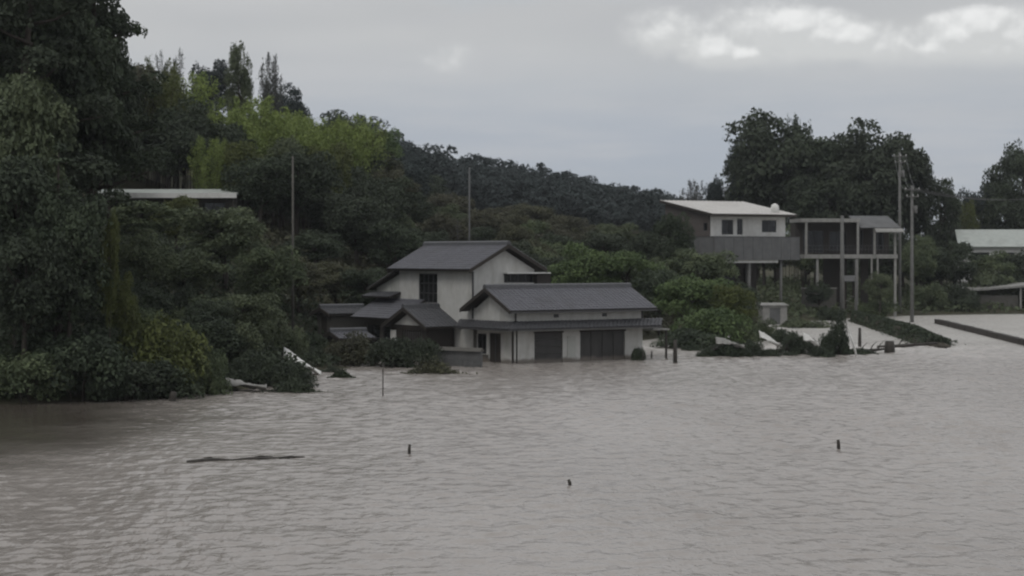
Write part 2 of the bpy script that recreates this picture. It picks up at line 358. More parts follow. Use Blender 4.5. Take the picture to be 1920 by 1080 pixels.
def terrain():
    xs = np.concatenate([[-3500, -2000, -1200, -700, -400, -260, -180], np.arange(-130, 131, 2.6), [180, 260, 400, 700, 1200, 2000, 3500]])
    ys = np.concatenate([[-2500, -1200, -500, -200, -80, -30], np.arange(-12, 320, 2.6), np.arange(325, 640, 9), [700, 800, 950, 1200, 1700, 2500, 4200]])
    X, Y = np.meshgrid(xs, ys); xy = np.stack([X.ravel(), Y.ravel()], 1); z = heights(xy)
    v = np.column_stack([xy, z]); nx = len(xs)
    i, j = np.meshgrid(np.arange(nx - 1), np.arange(len(ys) - 1)); a = (j * nx + i).ravel()
    me = np_mesh('ground', v, np.stack([a, a + 1, a + nx + 1, a + nx], 1), ground_mat())
    me.polygons.foreach_set('use_smooth', [True] * len(me.polygons))
    return me
structure('ground', terrain())
def water_sheet():
    """choppy wind waves as real relief in the open water, a plain sheet round it"""
    x0, x1, y0, y1, d = -37.8, 37.8, 33.6, 137.2, .14
    xs = np.arange(x0, x1 + d / 2, d); ys = np.arange(y0, y1 + d / 2, d); X, Y = np.meshgrid(xs, ys); Z = np.zeros_like(X)
    rg = np.random.default_rng(12)
    for k in range(64):
        lam = .52 * (1.5 / .52) ** rg.uniform(0, 1); a = math.radians(250) + rg.normal() * .95; kk = 2 * math.pi / lam
        ph = rg.uniform(0, 6.28); warp = .5 * np.sin(X * .23 + ph) + .5 * np.sin(Y * .19 + 2 * ph)
        Z += .034 / kk * np.sin(kk * (X * math.cos(a) + Y * math.sin(a)) + ph + 1.2 * warp) * (.55 + .45 * np.sin(X * .11 + Y * .07 + 3 * ph))
    gust = .85 + .35 * np.sin(X * .13 + 1.5 * np.sin(Y * .09)) * np.sin(Y * .11 + .6)
    lee = np.clip((np.hypot(X + 23, (Y - 71) * .55) - 5) / 8, .08, 1)
    edge = np.clip(np.minimum(np.minimum(X - x0, x1 - X), np.minimum(Y - y0, y1 - Y)) / 5, 0, 1)
    Z *= gust * lee * edge * CHOP
    nx = len(xs); i, j = np.meshgrid(np.arange(nx - 1), np.arange(len(ys) - 1)); a = (j * nx + i).ravel()
    q = np.stack([a, a + 1, a + nx + 1, a + nx], 1); v = np.column_stack([X.ravel(), Y.ravel(), Z.ravel()]); n = len(v)
    x1, y1 = xs[-1], ys[-1]
    o = np.array([(-160, 6, 0), (260, 6, 0), (260, 260, 0), (-160, 260, 0)], float)
    c = [0, nx - 1, n - 1, n - nx]
    ring = np.array([[n, n + 1, c[1], c[0]], [n + 1, n + 2, c[2], c[1]], [n + 2, n + 3, c[3], c[2]], [n + 3, n, c[0], c[3]]])
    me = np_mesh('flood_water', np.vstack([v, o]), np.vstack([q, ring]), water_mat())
    me.polygons.foreach_set('use_smooth', [True] * (len(q)) + [False] * 4)
    return me
CHOP = 1.0
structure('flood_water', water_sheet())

# ------------------------------------------------------------------ building helpers (local frame: x right/away, y left/away)
def wall_grid(mb, axis, face, depth, a0, a1, z0, z1, holes):
    """a wall along local x (axis 'x', front face at y=face) or local y, with real openings"""
    As = sorted({a0, a1, *[h[0] for h in holes], *[h[1] for h in holes]}); Zs = sorted({z0, z1, *[h[2] for h in holes], *[h[3] for h in holes]})
    for i in range(len(As) - 1):
        for j in range(len(Zs) - 1):
            am, zm = (As[i] + As[i + 1]) / 2, (Zs[j] + Zs[j + 1]) / 2
            if any(h[0] < am < h[1] and h[2] < zm < h[3] for h in holes): continue
            if axis == 'x': mb.box(As[i], As[i + 1], face, face + depth, Zs[j], Zs[j + 1])
            else: mb.box(face, face + depth, As[i], As[i + 1], Zs[j], Zs[j + 1])
    return mb
def window(parent, axis, face, a0, a1, z0, z1, nx=2, nz=1, recess=.06, name='window', fm='frame', gm='glass', t=.06):
    """frame bars with panes behind them, set into an opening"""
    def bx(mb, u0, u1, d0, d1, w0, w1):
        if axis == 'x': mb.box(u0, u1, face + d0, face + d1, w0, w1)
        else: mb.box(face + d0, face + d1, u0, u1, w0, w1)
    f = MB()
    for q in (a0, a1 - t): bx(f, q, q + t, recess, recess + .07, z0, z1)
    for q in (z0, z1 - t): bx(f, a0 + t, a1 - t, recess + .002, recess + .068, q, q + t)
    for i in range(1, nx):
        q = a0 + (a1 - a0) * i / nx; bx(f, q - t / 2, q + t / 2, recess + .004, recess + .06, z0 + t, z1 - t)
    for j in range(1, nz):
        q = z0 + (z1 - z0) * j / nz; bx(f, a0 + t, a1 - t, recess + .01, recess + .05, q - t / 3, q + t / 3)
    o = f.build(name, M[fm], parent)
    for i in range(nx):
        p = MB(); bx(p, a0 + (a1 - a0) * i / nx + .01, a0 + (a1 - a0) * (i + 1) / nx - .01, recess + .025, recess + .04, z0 + .02, z1 - .02)
        p.build('pane', M[gm], o)
    return o
def tiles(mb, o, u, s, lu, ls, cw=.29, ch=.27):
    """rows of curved tiles: o eave corner, u along the eave, s up the slope"""
    o, u, s = Vector(o), Vector(u).normalized(), Vector(s).normalized(); n = u.cross(s).normalized()
    if n.z < 0: n = -n
    nu, ns = max(1, round(lu / cw)), max(1, round(ls / ch)); du, ds = lu / nu, ls / ns
    prof = [(0, .012), (.22, .055), (.5, .03), (.8, .004), (1, .012)]
    for j in range(ns):
        for i in range(nu):
            jit = random.uniform(-.006, .006); vs = []
            for t, h in prof:
                b = o + u * (du * (i + t))
                vs += [b + s * (ds * j) + n * (h + .035 + jit), b + s * (ds * (j + 1)) + n * (h + .008 + jit), b + s * (ds * j) + n * .002]
            fs = []
            for k in range(4): fs += [(3 * k, 3 * k + 3, 3 * k + 4, 3 * k + 1), (3 * k + 2, 3 * k + 5, 3 * k + 3, 3 * k)]
            mb.add(vs, fs)
def gable_roof(parent, axis, a0, a1, c0, c1, ze, zr, mat='tile', t=.12, name='roof', cw=.29):
    """ridge along local x (axis 'x') or y; a = extent along the ridge, c = extent across"""
    cm = (c0 + c1) / 2
    P = (lambda a, c, z: (a, c, z)) if axis == 'x' else (lambda a, c, z: (c, a, z))
    r = MB()
    for c in (c0, c1):
        q = [P(a0, c, ze), P(a1, c, ze), P(a1, cm, zr), P(a0, cm, zr)]
        if (Vector(q[1]) - Vector(q[0])).cross(Vector(q[3]) - Vector(q[0])).z < 0: q.reverse()
        r.slab(*q, t)
    ro = r.build(name, M['wood'], parent)
    tm = MB(); ls = math.hypot(cm - c0, zr - ze)
    for c in (c0, c1):
        o = Vector(P(a0, c, ze)); tiles(tm, o, Vector(P(a1, c, ze)) - o, Vector(P(a0, cm, zr)) - o, a1 - a0, ls - .05, cw)
    tm.build('roof_tiles', M[mat], ro, kind='stuff')
    cap = MB(); h = .17
    cap.prism([P(a0 - .04, cm - .17, zr - .02), P(a0 - .04, cm - .13, zr + h), P(a0 - .04, cm, zr + h + .07), P(a0 - .04, cm + .13, zr + h), P(a0 - .04, cm + .17, zr - .02)],
              Vector(P(a1 + .04, 0, 0)) - Vector(P(a0 - .04, 0, 0)))
    cap.build('ridge_cap', M['tile_dark'], ro)
    for a, da in ((a0 - .05, .048), (a1 + .002, .048)):
        for c in (c0, c1):
            MB().prism([P(a, c, ze - .2), P(a, c, ze + .03), P(a, cm, zr + .03), P(a, cm, zr - .2)], Vector(P(da, 0, 0))).build('bargeboard', M['wood'], ro)
    return ro
def lean_roof(parent, e0, e1, t0, t1, mat='tile_dark', name='awning', t=.09, do_tiles=True, slab='wood'):
    """single slope: eave e0-e1, top t0-t1"""
    e0, e1, t0, t1 = map(Vector, (e0, e1, t0, t1))
    q = [e0, e1, t1, t0]
    if (q[1] - q[0]).cross(q[3] - q[0]).z < 0: q.reverse()
    ro = MB().slab(*q, t).build(name, M[slab], parent)
    if do_tiles:
        tm = MB(); tiles(tm, e0, e1 - e0, t0 - e0, (e1 - e0).length, (t0 - e0).length)
        tm.build('roof_tiles', M[mat], ro, kind='stuff')
    return ro

# ------------------------------------------------------------------ the flooded house
AL = math.radians(35)
def flooded_house():
    h = thing('flooded_house', 'white two-storey house with grey tiled gable roofs standing in the flood water', 'house', (0, 111.4, 0), AL)
    B = -1.0
    # near wing: gable end facing left, long side facing right
    w = MB()
    wall_grid(w, 'x', 0, .16, .16, 9.7, B, 3.0, [(.3, .36, B, 1.75), (1.6, 3.66, B, 1.72), (4.95, 8.35, B, 1.72)])
    wall_grid(w, 'y', 0, .16, 0, 4.0, B, 3.0, [(1.15, 2.35, B, 1.72), (2.65, 3.6, .45, 1.65)])
    w.box(.16, 9.7, 3.84, 4.0, B, 3.0); w.box(9.54, 9.7, .16, 3.84, B, 3.0)
    for x in (0, 9.54): w.prism([(x, .0, 3.002), (x, 4.0, 3.002), (x, 2.0, 4.05)], (.16, 0, 0))
    w.build('wall', M['plaster'], h)
    gable_roof(h, 'x', -.55, 10.3, -.62, 4.62, 3.08, 4.36)
    # weathered wooden boards on the left half of the gable wall
    for k in range(5): box('board', M['wood2'], h, -.035, -.004, 2.42 + k * .31, 2.71 + k * .31, B, .42)
    for k in range(2): box('board', M['wood2'], h, -.035, -.004, 3.64 + k * .17, 3.79 + k * .17, .44, 1.9)
    window(h, 'y', 0, 2.65, 3.6, .45, 1.65, 2, 1, .05)
    d = box('door', M['wood'], h, .06, .10, 1.16, 2.34, B, 1.71)
    box('door_frame', M['frame'], d, .03, .055, 1.70, 1.78, B, 1.70); box('handle', M['rust'], d, .03, .058, 1.30, 1.36, .35, .5)
    # corner post, front shutters, folding garage panels
    box('post', M['wood'], h, -.03, .12, -.03, -.003, B, 1.9)
    box('post', M['wood'], h, .28, .38, -.02, -.003, B, 1.9)
    fr = MB()
    for x0, x1 in ((1.6, 3.66), (4.95, 8.35)): fr.box(x0 - .06, x1 + .06, -.03, -.003, 1.72, 1.82)
    fr.build('lintel', M['wood'], h)
    for k in range(6): box('slat', M['shutter'], h, 1.62, 3.64, .05 + .012 * (k % 2), .09, -.7 + k * .41, -.7 + k * .41 + .395)
    for k in range(8):
        x = 4.97 + k * .4225; p = box('panel', M['shutter'], h, x, x + .405, .05 + .03 * (k % 2), .11, B, 1.71)
    box('panel', M['plaster2'], h, 4.0, 4.6, -.03, -.004, .25, 1.5, label='small pale panel on the front wall')
    for y in (-.7, 4.64): box('roof_gutter', M['frame'], h, -.55, 10.3, y, y + .075, 2.93, 3.02)
    for x in (.2, 9.62): box('downpipe', M['frame'], h, x, x + .07, -.085, -.004, 2.43, 2.93)
    for x in (3.0, 6.6): box('vent', M['frame'], h, x, x + .34, -.03, -.004, 2.62, 2.82)
    # pent roof that wraps the near corner
    lean_roof(h, (-.95, -1.0, 2.03), (10.35, -1.0, 2.03), (-.0, -.005, 2.42), (10.35, -.005, 2.42))
    lean_roof(h, (-.95, -1.0, 2.03), (-.95, 4.5, 2.03), (-.004, -.0, 2.42), (-.004, 4.5, 2.42))
    gm = MB(); gm.box(-1.02, 10.4, -1.09, -1.0, 1.93, 2.0); gm.box(-1.08, -.98, -1.0, 4.5, 1.93, 2.0); gm.build('gutter', M['frame'], h)
    box('ledge', M['concrete'], h, 9.8, 11.1, -.9, .4, 1.74, 1.84, label='pale ledge at the right end')
    box('bracket', M['wood'], h, 10.9, 11.0, -.8, -.7, -1, 1.735)
    # main two-storey block behind, gable facing right
    m = MB()
    wall_grid(m, 'y', .1, .16, 4.2, 12.6, B, 5.42, [(8.15, 10.3, 3.35, 5.16)])
    wall_grid(m, 'x', 4.2, .16, .26, 4.6, B, 5.42, [(2.35, 4.6, 4.62, 5.2)])
    m.box(.26, 4.6, 12.44, 12.6, B, 5.42); m.box(4.44, 4.6, 4.36, 12.44, B, 4.6); m.box(4.44, 4.6, 4.36, 12.44, 5.2, 5.42)
    for y in (4.2, 12.44): m.prism([(.1, y, 5.422), (4.6, y, 5.422), (2.35, y, 6.62)], (0, .16, 0))
    m.build('wall', M['plaster'], h)
    gable_roof(h, 'y', 3.7, 13.1, -.5, 5.2, 5.44, 6.94)
    window(h, 'y', .1, 8.15, 10.3, 3.35, 5.16, 4, 3, .04)
    box('sill', M['wood'], h, -.03, .09, 8.05, 10.4, 3.27, 3.345)
    window(h, 'x', 4.2, 2.35, 4.58, 4.62, 5.2, 4, 1, .1)
    hd = MB(); hd.box(2.3, 5.5, 3.7, 4.19, 5.18, 5.26); hd.build('window_hood', M['white'], h)
    box('balcony_side', M['wood'], h, 4.62, 5.6, 3.9, 4.3, 4.5, 5.15)
    box('downpipe', M['frame'], h, .0, .09, 4.1, 4.19, 2.5, 5.3)
    # lower rear room at the far left with a dark sloping roof
    r = MB(); r.box(.12, 3.8, 12.61, 15.4, B, 4.2); r.prism([(.12, 12.61, 4.202), (.12, 15.4, 4.202), (.12, 12.61, 5.1)], (3.68, 0, 0)); r.build('wall', M['plaster2'], h, label='pale wall of the lower room at the back')
    lean_roof(h, (-.3, 15.95, 4.12), (4.2, 15.95, 4.12), (-.3, 12.65, 5.3), (4.2, 12.65, 5.3), name='roof')
    lean_roof(h, (-.75, 12.4, 3.66), (-.75, 15.9, 3.66), (.1, 12.4, 3.95), (.1, 15.9, 3.95), name='window_hood')
    # ground floor along the left side under a pale pent roof
    lean_roof(h, (-1.95, 9.6, 2.36), (-1.95, 15.2, 2.36), (.09, 9.6, 3.52), (.09, 15.2, 3.52), mat='tile')
    g = MB(); wall_grid(g, 'y', -1.1, .14, 10.4, 15.0, B, 2.7, [(11.0, 12.6, .2, 1.9), (13.0, 14.6, .2, 1.9)]); g.build('wall', M['wood2'], h, label='grey boarded wall under the left pent roof')
    window(h, 'y', -1.1, 11.0, 12.6, .2, 1.9, 2, 2); window(h, 'y', -1.1, 13.0, 14.6, .2, 1.9, 2, 2)
    # entrance porch: small gable facing left
    gable_roof(h, 'x', -2.45, .05, 5.45, 10.55, 2.0, 3.12, mat='tile_dark')
    p = MB(); p.prism([(-2.02, 6.3, 2.05), (-2.02, 9.7, 2.05), (-2.02, 8.0, 2.82)], (.12, 0, 0)); p.build('gable_infill', M['plaster'], h)
    q = MB(); wall_grid(q, 'y', -2.0, .12, 6.1, 10.2, B, 2.04, [(6.6, 8.9, B, 1.75)]); q.box(-1.88, .0, 6.1, 6.22, B, 1.9); q.build('wall', M['wood'], h, label='dark wooden porch wall')
    box('door_post', M['white'], h, -2.06, -2.004, 9.55, 10.15, .45, 1.7)
    dd = box('sliding_door', M['wood'], h, -1.93, -1.89, 6.62, 8.88, B, 1.74)
    for k in range(9): box('bar', M['frame'], dd, -1.96, -1.932, 6.7 + k * .25, 6.76 + k * .25, -.9, 1.7)
    an = MB(); an.tube([(2.35, 9.3, 6.9), (2.35, 9.3, 8.6)], [.03, .02], 6); 
    for k in range(4): an.box(2.33, 2.37, 8.85 - .0, 9.75, 7.5 + k * .3, 7.53 + k * .3)
    an.build('aerial', M['frame'], h)
    return h
flooded_house()

def small_shed(name, label, px, Y, zr, w, l, rz, mat, wallmat, group=None):
    t = thing(name, label, 'shed', (xat(px, Y), Y, 0), rz, group)
    ze = zr - .38
    bm = MB(); wall_grid(bm, 'y', -l / 2, .1, -w / 2, w / 2, -1, ze, [(-.4, .4, -1, ze - .15)])
    bm.box(-l / 2 + .1, l / 2, -w / 2, -w / 2 + .1, -1, ze); bm.box(-l / 2 + .1, l / 2, w / 2 - .1, w / 2, -1, ze); bm.build('wall', M[wallmat], t)
    gable_roof(t, 'x', -l / 2 - .3, l / 2 + .3, -w / 2 - .35, w / 2 + .35, ze, zr, mat=mat)
    box('door', M['wood'], t, -l / 2 + .03, -l / 2 + .07, -.39, .39, -1, ze - .16)
    return t
small_shed('garden_shed', 'low shed with a pale tiled roof almost under water left of the white house', 652, 117, 1.65, 1.7, 1.9, AL, 'tile', 'wood2')
small_shed('garden_shed', 'small dark roofed shed among the trees just behind the pale shed roof', 640, 125, 2.9, 1.8, 2.6, AL, 'tile_dark', 'wood2')

def garden_wall():
    a, b = at(786, 0, 110.5), at(902, 0, 107.8)
    t = thing('garden_wall', 'low grey block wall with a tiled cap standing in the water before the porch', 'wall', (a.x, a.y, 0), math.atan2(b.y - a.y, b.x - a.x))
    ln = math.hypot(b.x - a.x, b.y - a.y)
    for r in range(5):
        x = -.4 if r % 2 else 0
        while x < ln - .05:
            x0, x1 = max(0, x) + .008, min(ln, x + .8) - .008
            if x1 - x0 > .05: box('block', M['concrete_dark'], t, x0, x1, random.uniform(-.008, .008), .15, -.42 + r * .26, -.42 + r * .26 + .25)
            x += .8
    c = MB(); c.prism([(-.05, -.16, .88), (-.05, .31, .88), (-.05, .075, 1.08)], (ln + .1, 0, 0)); c.build('wall_cap', M['wood2'], t)
garden_wall()

# ------------------------------------------------------------------ the house on posts, and the open-framed building beside it
def raised_house():
    Y0 = 186.0; A = math.radians(30)
    h = thing('raised_house', 'grey house with a pale metal roof and a long balcony raised on posts', 'house', (xat(1340, Y0), Y0, 0), A)
    zb, zf, zr = 5.9, 8.1, 10.2
    L_, D_ = 9.3, 8.4
    w = MB()
    wh = [(.15, .0, 0, 0)]
    fh = [(1.5, 2.9, 8.35, 9.8), (3.35, 4.05, 8.35, 9.9), (6.4, 8.2, 8.6, 9.8)]
    wall_grid(w, 'x', .9, .15, 0.15, L_, zf, 10.25, fh); w.build('wall', M['white'], h, label='white upper front wall')
    for a in fh: window(h, 'x', .9, *a, 2, 1)
    s = MB(); wall_grid(s, 'y', 0, .15, .9, D_, zf, 10.25, [(1.2, 1.9, 8.7, 9.5), (6.6, 7.6, 8.6, 9.5)])
    s.prism([(0, .9, 10.252), (0, D_, 10.252), (0, D_, 11.45), ], (.15, 0, 0)); s.box(.15, L_ - .15, D_ - .15, D_, zf, 11.4); s.box(L_ - .15, L_, 1.06, D_ - .15, zf, 10.25)
    s.build('wall', M['brown'], h, label='brown side wall')
    window(h, 'y', 0, 1.2, 1.9, 8.7, 9.5, 1, 1); window(h, 'y', 0, 6.6, 7.6, 8.6, 9.5, 2, 1)
    ro = lean_roof(h, (-.45, -.25, 10.33), (L_ + .5, -.25, 10.33), (-.45, D_ + .3, 11.85), (L_ + .5, D_ + .3, 11.85), name='roof', t=.16, do_tiles=False, slab='metal_roof')
    sl = (11.85 - 10.33) / (D_ + .55)
    for k in range(21):
        x = -.4 + k * (L_ + .85) / 20
        MB().prism([(x, -.22, 10.342), (x, D_ + .28, 10.342 + sl * (D_ + .5)), (x, D_ + .28, 10.40 + sl * (D_ + .5)), (x, -.22, 10.40)], (.05, 0, 0)).build('seam', M['metal_roof'], ro)
    fb = MB(); fb.box(-.5, L_ + .55, -.31, -.255, 10.08, 10.36); fb.prism([(-.51, -.25, 10.1), (-.51, D_ + .3, 11.62), (-.51, D_ + .3, 11.88), (-.51, -.25, 10.36)], (.055, 0, 0)); fb.build('fascia', M['wood'], ro)
    tk = MB(); tk.tube([(8.4, 1.4, 10.5), (8.4, 1.4, 11.1), (8.4, 1.4, 11.35), (8.4, 1.4, 11.5)], [.42, .42, .32, .06], 14); tk.build('roof_tank', M['white'], h, smooth=True)
    # balcony: parapet panels around front and left side, floor slab, white beam, posts
    box('balcony_floor', M['concrete_dark'], h, -.5, L_ + .6, -.6, D_ - .003, zb, zb + .2)
    n = 9
    for k in range(n):
        x0 = -.5 + k * (L_ + 1.1) / n; box('panel', M['concrete_dark'], h, x0 + .012, x0 + (L_ + 1.1) / n - .012, -.66, -.603, zb - .05, zf)
    for k in range(7):
        y0 = -.58 + k * (D_ + .3) / 7; box('panel', M['concrete_dark'], h, -.56, -.503, y0 + .012, y0 + (D_ + .3) / 7 - .012, zb - .05, zf)
    rl = MB(); rl.box(-.58, L_ + .62, -.69, -.58, zf + .003, zf + .07); rl.box(-.58, -.48, -.58, D_ - .3, zf + .003, zf + .07); rl.build('rail', M['frame'], h)
    box('floor_wall', M['brown'], h, .0, L_, .9, D_, zb + .22, zf - .003)
    box('beam', M['white'], h, .6, 7.4, -.42, -.22, zb - .32, zb - .04)
    for x, y, z0, rr in ((4.0, -.2, -.5, .16), (7.9, -.2, -.5, .14), (.6, 3.5, 0, .16), (7.9, 5.5, 0, .16)):
        MB().tube([(x, y, z0), (x, y, zb - .01)], [rr, rr], 10).build('post', M['pole'], h, smooth=True)
    lw = MB(); wall_grid(lw, 'x', 5.6, .15, .3, L_, -.5, zb - .01, [(1.2, 3.0, 2, 4.2), (4.2, 6.6, 1.6, 4.4)]); lw.box(.3, .45, 5.75, D_, -.5, zb - .01); lw.build('wall', M['wood'], h, label='dark lower wall under the balcony')
    window(h, 'x', 5.6, 1.2, 3.0, 2, 4.2, 2, 1); window(h, 'x', 5.6, 4.2, 6.6, 1.6, 4.4, 3, 1)
    return h
raised_house()

def frame_building():
    Y0 = 198.0
    t = thing('open_framed_building', 'two-storey open-fronted building with pale slabs and posts right of the raised house', 'building', (xat(1505, Y0), Y0, 0), math.radians(4))
    W = xat(1682, Y0) - xat(1505, Y0)
    box('roof', M['concrete'], t, -.3, 5.9, -.4, 5, 9.75, 10.12)
    lean_roof(t, (5.95, -.5, 9.2), (W + .4, -.5, 9.2), (5.95, 4.6, 10.5), (W + .4, 4.6, 10.5), name='tin_roof', do_tiles=False, slab='concrete_dark')
    lean_roof(t, (7.4, -1.3, 8.75), (W + .6, -1.3, 8.75), (7.4, -.52, 9.1), (W + .6, -.52, 9.1), name='hood', do_tiles=False, slab='concrete')
    box('floor_slab', M['concrete'], t, .1, W + .1, -.5, 5, 6.0, 6.42)
    bw = MB(); wall_grid(bw, 'x', 3.2, .15, 2.9, 5.4, -.3, 5.99, []); wall_grid(bw, 'x', 3.2, .15, 6.9, 7.7, -.3, 5.99, []); wall_grid(bw, 'x', 2.6, .15, -.2, W, 6.43, 9.7, [(.6, 2.8, 6.6, 8.9), (3.4, 5.2, 6.8, 8.8), (6.4, 7.0, 7, 9.0), (7.9, 9.2, 6.9, 8.8)]); bw.box(-.2, -.05, 2.76, 5, 6.43, 9.7)
    bw.build('wall', M['wood'], t)
    for a in ((.6, 2.8, 6.6, 8.9), (3.4, 5.2, 6.8, 8.8), (6.4, 7.0, 7, 9.0), (7.9, 9.2, 6.9, 8.8)): window(t, 'x', 2.6, *a, 2, 1)
    for x in (.2, 5.6, 7.35, 9.5): box('column', M['concrete'], t, x, x + .22, -.36, -.14, 6.43, 9.74 if x < 6 else 9.2)
    for x in (1.35, 5.5, 9.5): box('column', M['concrete'], t, x, x + .24, -.36, -.12, -.5, 5.99)
    for k in range(2):
        box('post', M['concrete'], t, 7.0 + k * .62, 7.16 + k * .62, -.62, -.51, 3.1, 6.2)
    for z in (6.9, 7.3): box('railing', M['frame'], t, .42, 9.5, -.32, -.27, z, z + .05)
    for k in range(24): box('baluster', M['frame'], t, .55 + k * .37, .58 + k * .37, -.31, -.285, 6.43, 7.3)
    for k in range(9): box('step', M['concrete'], t, 2.6 + k * .28, 2.9 + k * .28, -.9, -.55, .3 + k * .22, .36 + k * .22)
    box('low_wall', M['wood2'], t, -.4, 3.2, -1.4, -1.2, -.5, 2.9)
    box('wall_cap', M['concrete'], t, -.45, 3.25, -1.45, -1.15, 2.905, 3.0)
    lean_roof(t, (3.7, -2.3, 3.7), (5.2, -2.3, 3.7), (3.7, -1.1, 4.25), (5.2, -1.1, 4.25), name='door_canopy', do_tiles=False, slab='concrete_dark')
    for x in (3.8, 5.05): box('post', M['rust'], t, x, x + .08, -2.2, -2.1, -.5, 3.65)
frame_building()

def storage_hut():
    Y = 176.0; t = thing('storage_hut', 'small pale storage hut under the balcony of the raised house', 'hut', (xat(1449, Y), Y, 0), .15)
    b = MB(); wall_grid(b, 'x', -.7, .08, -1.15, 1.15, -.6, 1.75, [(-.5, .5, -.6, 1.5)]); b.box(-1.15, -1.07, -.62, .9, -.6, 1.75); b.box(1.07, 1.15, -.62, .9, -.6, 1.75); b.box(-1.07, 1.07, .82, .9, -.6, 1.75); b.build('wall', M['concrete'], t)
    MB().slab((-1.3, -.85, 1.78), (1.3, -.85, 1.78), (1.3, 1.05, 1.95), (-1.3, 1.05, 1.95), .08).build('roof', M['concrete'], t)
    box('door', M['concrete_dark'], t, -.49, .49, -.67, -.63, -.6, 1.49); 
storage_hut()

def hill_building():
    Y = 152.0; x0, x1 = xat(176, Y), xat(442, Y); z0 = 8.2
    t = thing('hillside_shed', 'long low building with a pale roof edge among the trees on the left hillside', 'shed', (x0, Y, z0), 0)
    W = x1 - x0
    MB().slab((-.2, -.9, 3.0), (W + .2, -.9, 3.0), (W + .2, 4.5, 3.5), (-.2, 4.5, 3.5), .14).build('roof', M['green_roof'], t)
    box('fascia', M['white'], t, -.2, W + .2, -.96, -.905, 2.62, 3.02)
    w = MB(); wall_grid(w, 'x', .6, .12, 0, W, -1.5, 2.9, [(1 + k * 2.5, 2.8 + k * 2.5, .3, 2.3) for k in range(4)]); w.box(0, .12, .72, 4.2, -1.5, 2.9); w.box(W - .12, W, .72, 4.2, -1.5, 2.9); w.box(.12, W - .12, 4.08, 4.2, -1.5, 3.4); w.build('wall', M['wood2'], t)
    for k in range(4): window(t, 'x', .6, 1 + k * 2.5, 2.8 + k * 2.5, .3, 2.3, 2, 1)
    for k in range(5): box('post', M['wood'], t, .05 + k * (W - .25) / 4, .2 + k * (W - .25) / 4, -.75, -.6, -1.5, 2.8)
hill_building()

def far_right_house():
    Y = 236.0; x0 = xat(1802, Y)
    t = thing('far_house', 'far house with a pale green roof between the dark trees at the right edge', 'house', (x0, Y, 1.5), math.radians(-6))
    MB().slab((-.4, -.6, 5.9), (12.5, -.6, 5.9), (12.4, 3.4, 8.05), (-.3, 3.4, 8.05), .16).build('roof', M['green_roof'], t)
    MB().slab((12.4, 3.4, 8.05), (12.5, 7.4, 5.9), (-.4, 7.4, 5.9), (-.3, 3.4, 8.05), .16).build('roof', M['green_roof'], t)
    w = MB(); hs = [(1.2, 3.4, 3.2, 5.2), (5, 6.4, 3.2, 5.2), (8.2, 10.6, 3.0, 5.3)]
    wall_grid(w, 'x', 0, .15, 0, 12, -2, 5.8, hs); w.box(0, .15, .15, 7, -2, 5.8); w.box(11.85, 12, .15, 7, -2, 5.8); w.box(.15, 11.85, 6.85, 7, -2, 5.8); w.build('wall', M['white'], t)
    for a in hs: window(t, 'x', 0, *a, 2, 1)
far_right_house()

def carport():
    Y = 214.0; x0 = xat(1818, Y)
    t = thing('carport', 'low carport with a pale sloping roof above the hedge at the right edge', 'carport', (x0, Y, 0), math.radians(-3))
    MB().slab((-.1, -1.2, 2.55), (7.5, -1.2, 3.15), (7.5, 2.5, 3.4), (-.1, 2.5, 2.8), .22).build('roof', M['concrete'], t)
    for x in (.2, 5.35, 7.2): box('post', M['concrete'], t, x, x + .2, -.9, -.7, -.5, 2.35 + x * .078)
    for x in (.2, 7.2): box('post', M['concrete'], t, x, x + .2, 2.1, 2.3, -.5, 2.5 + x * .078)
    for k in range(12): box('plank', M['wood2'], t, .45 + k * .4, .84 + k * .4, -.6, -.55, -.5, 1.9)
carport()

# ------------------------------------------------------------------ utility poles, posts, stakes
def utility_pole(px, Y, zt, label, arms=True, r=.16, mat='pole'):
    zb = min(H(xat(px, Y), Y), 0) - .6 if Y > 170 and px > 1400 else H(xat(px, Y), Y) - .5
    t = thing('utility_pole', label, 'pole', (xat(px, Y), Y, zb), 0, 'concrete utility poles')
    h = zt - zb
    MB().tube([(0, 0, 0), (0, 0, h / 2), (0, 0, h)], [r * 1.15, r, r * .78], 10).build('shaft', M[mat], t, smooth=True)
    if arms:
        for k, w in ((.35, 1.5), (1.0, 1.2)):
            a = box('crossarm', M['pole'], t, -w / 2, w / 2, -.24, -.15, h - k - .1, h - k)
            for s in (-.42, 0.05, .42): MB().tube([(s * w, -.2, h - k + .002), (s * w, -.2, h - k + .16)], [.04, .03], 6).build('insulator', M['white'], a)
        MB().tube([(.32, -.05, h - 2.6), (.32, -.05, h - 1.9)], [.19, .19], 10).build('transformer', M['pole'], t, smooth=True)
    return t
utility_pole(1687, 203, 17.2, 'tallest concrete utility pole beside the open-framed building')
utility_pole(1710, 181, 12.9, 'concrete utility pole standing in the bright water right of the tallest pole', arms=True)
utility_pole(1579, 187, 10.2, 'plain grey pole in front of the open-framed building', arms=False, r=.2)
utility_pole(1605, 190, 5.9, 'short grey pole just right of the plain pole', arms=False, r=.13)
utility_pole(549, 122, 12.6, 'thin pale pole among the dark trees of the left hillside', arms=False, r=.08, mat='wood2')
utility_pole(880, 172, 14.2, 'thin pole rising behind the upper roof of the white house', arms=False, r=.085, mat='concrete_dark')

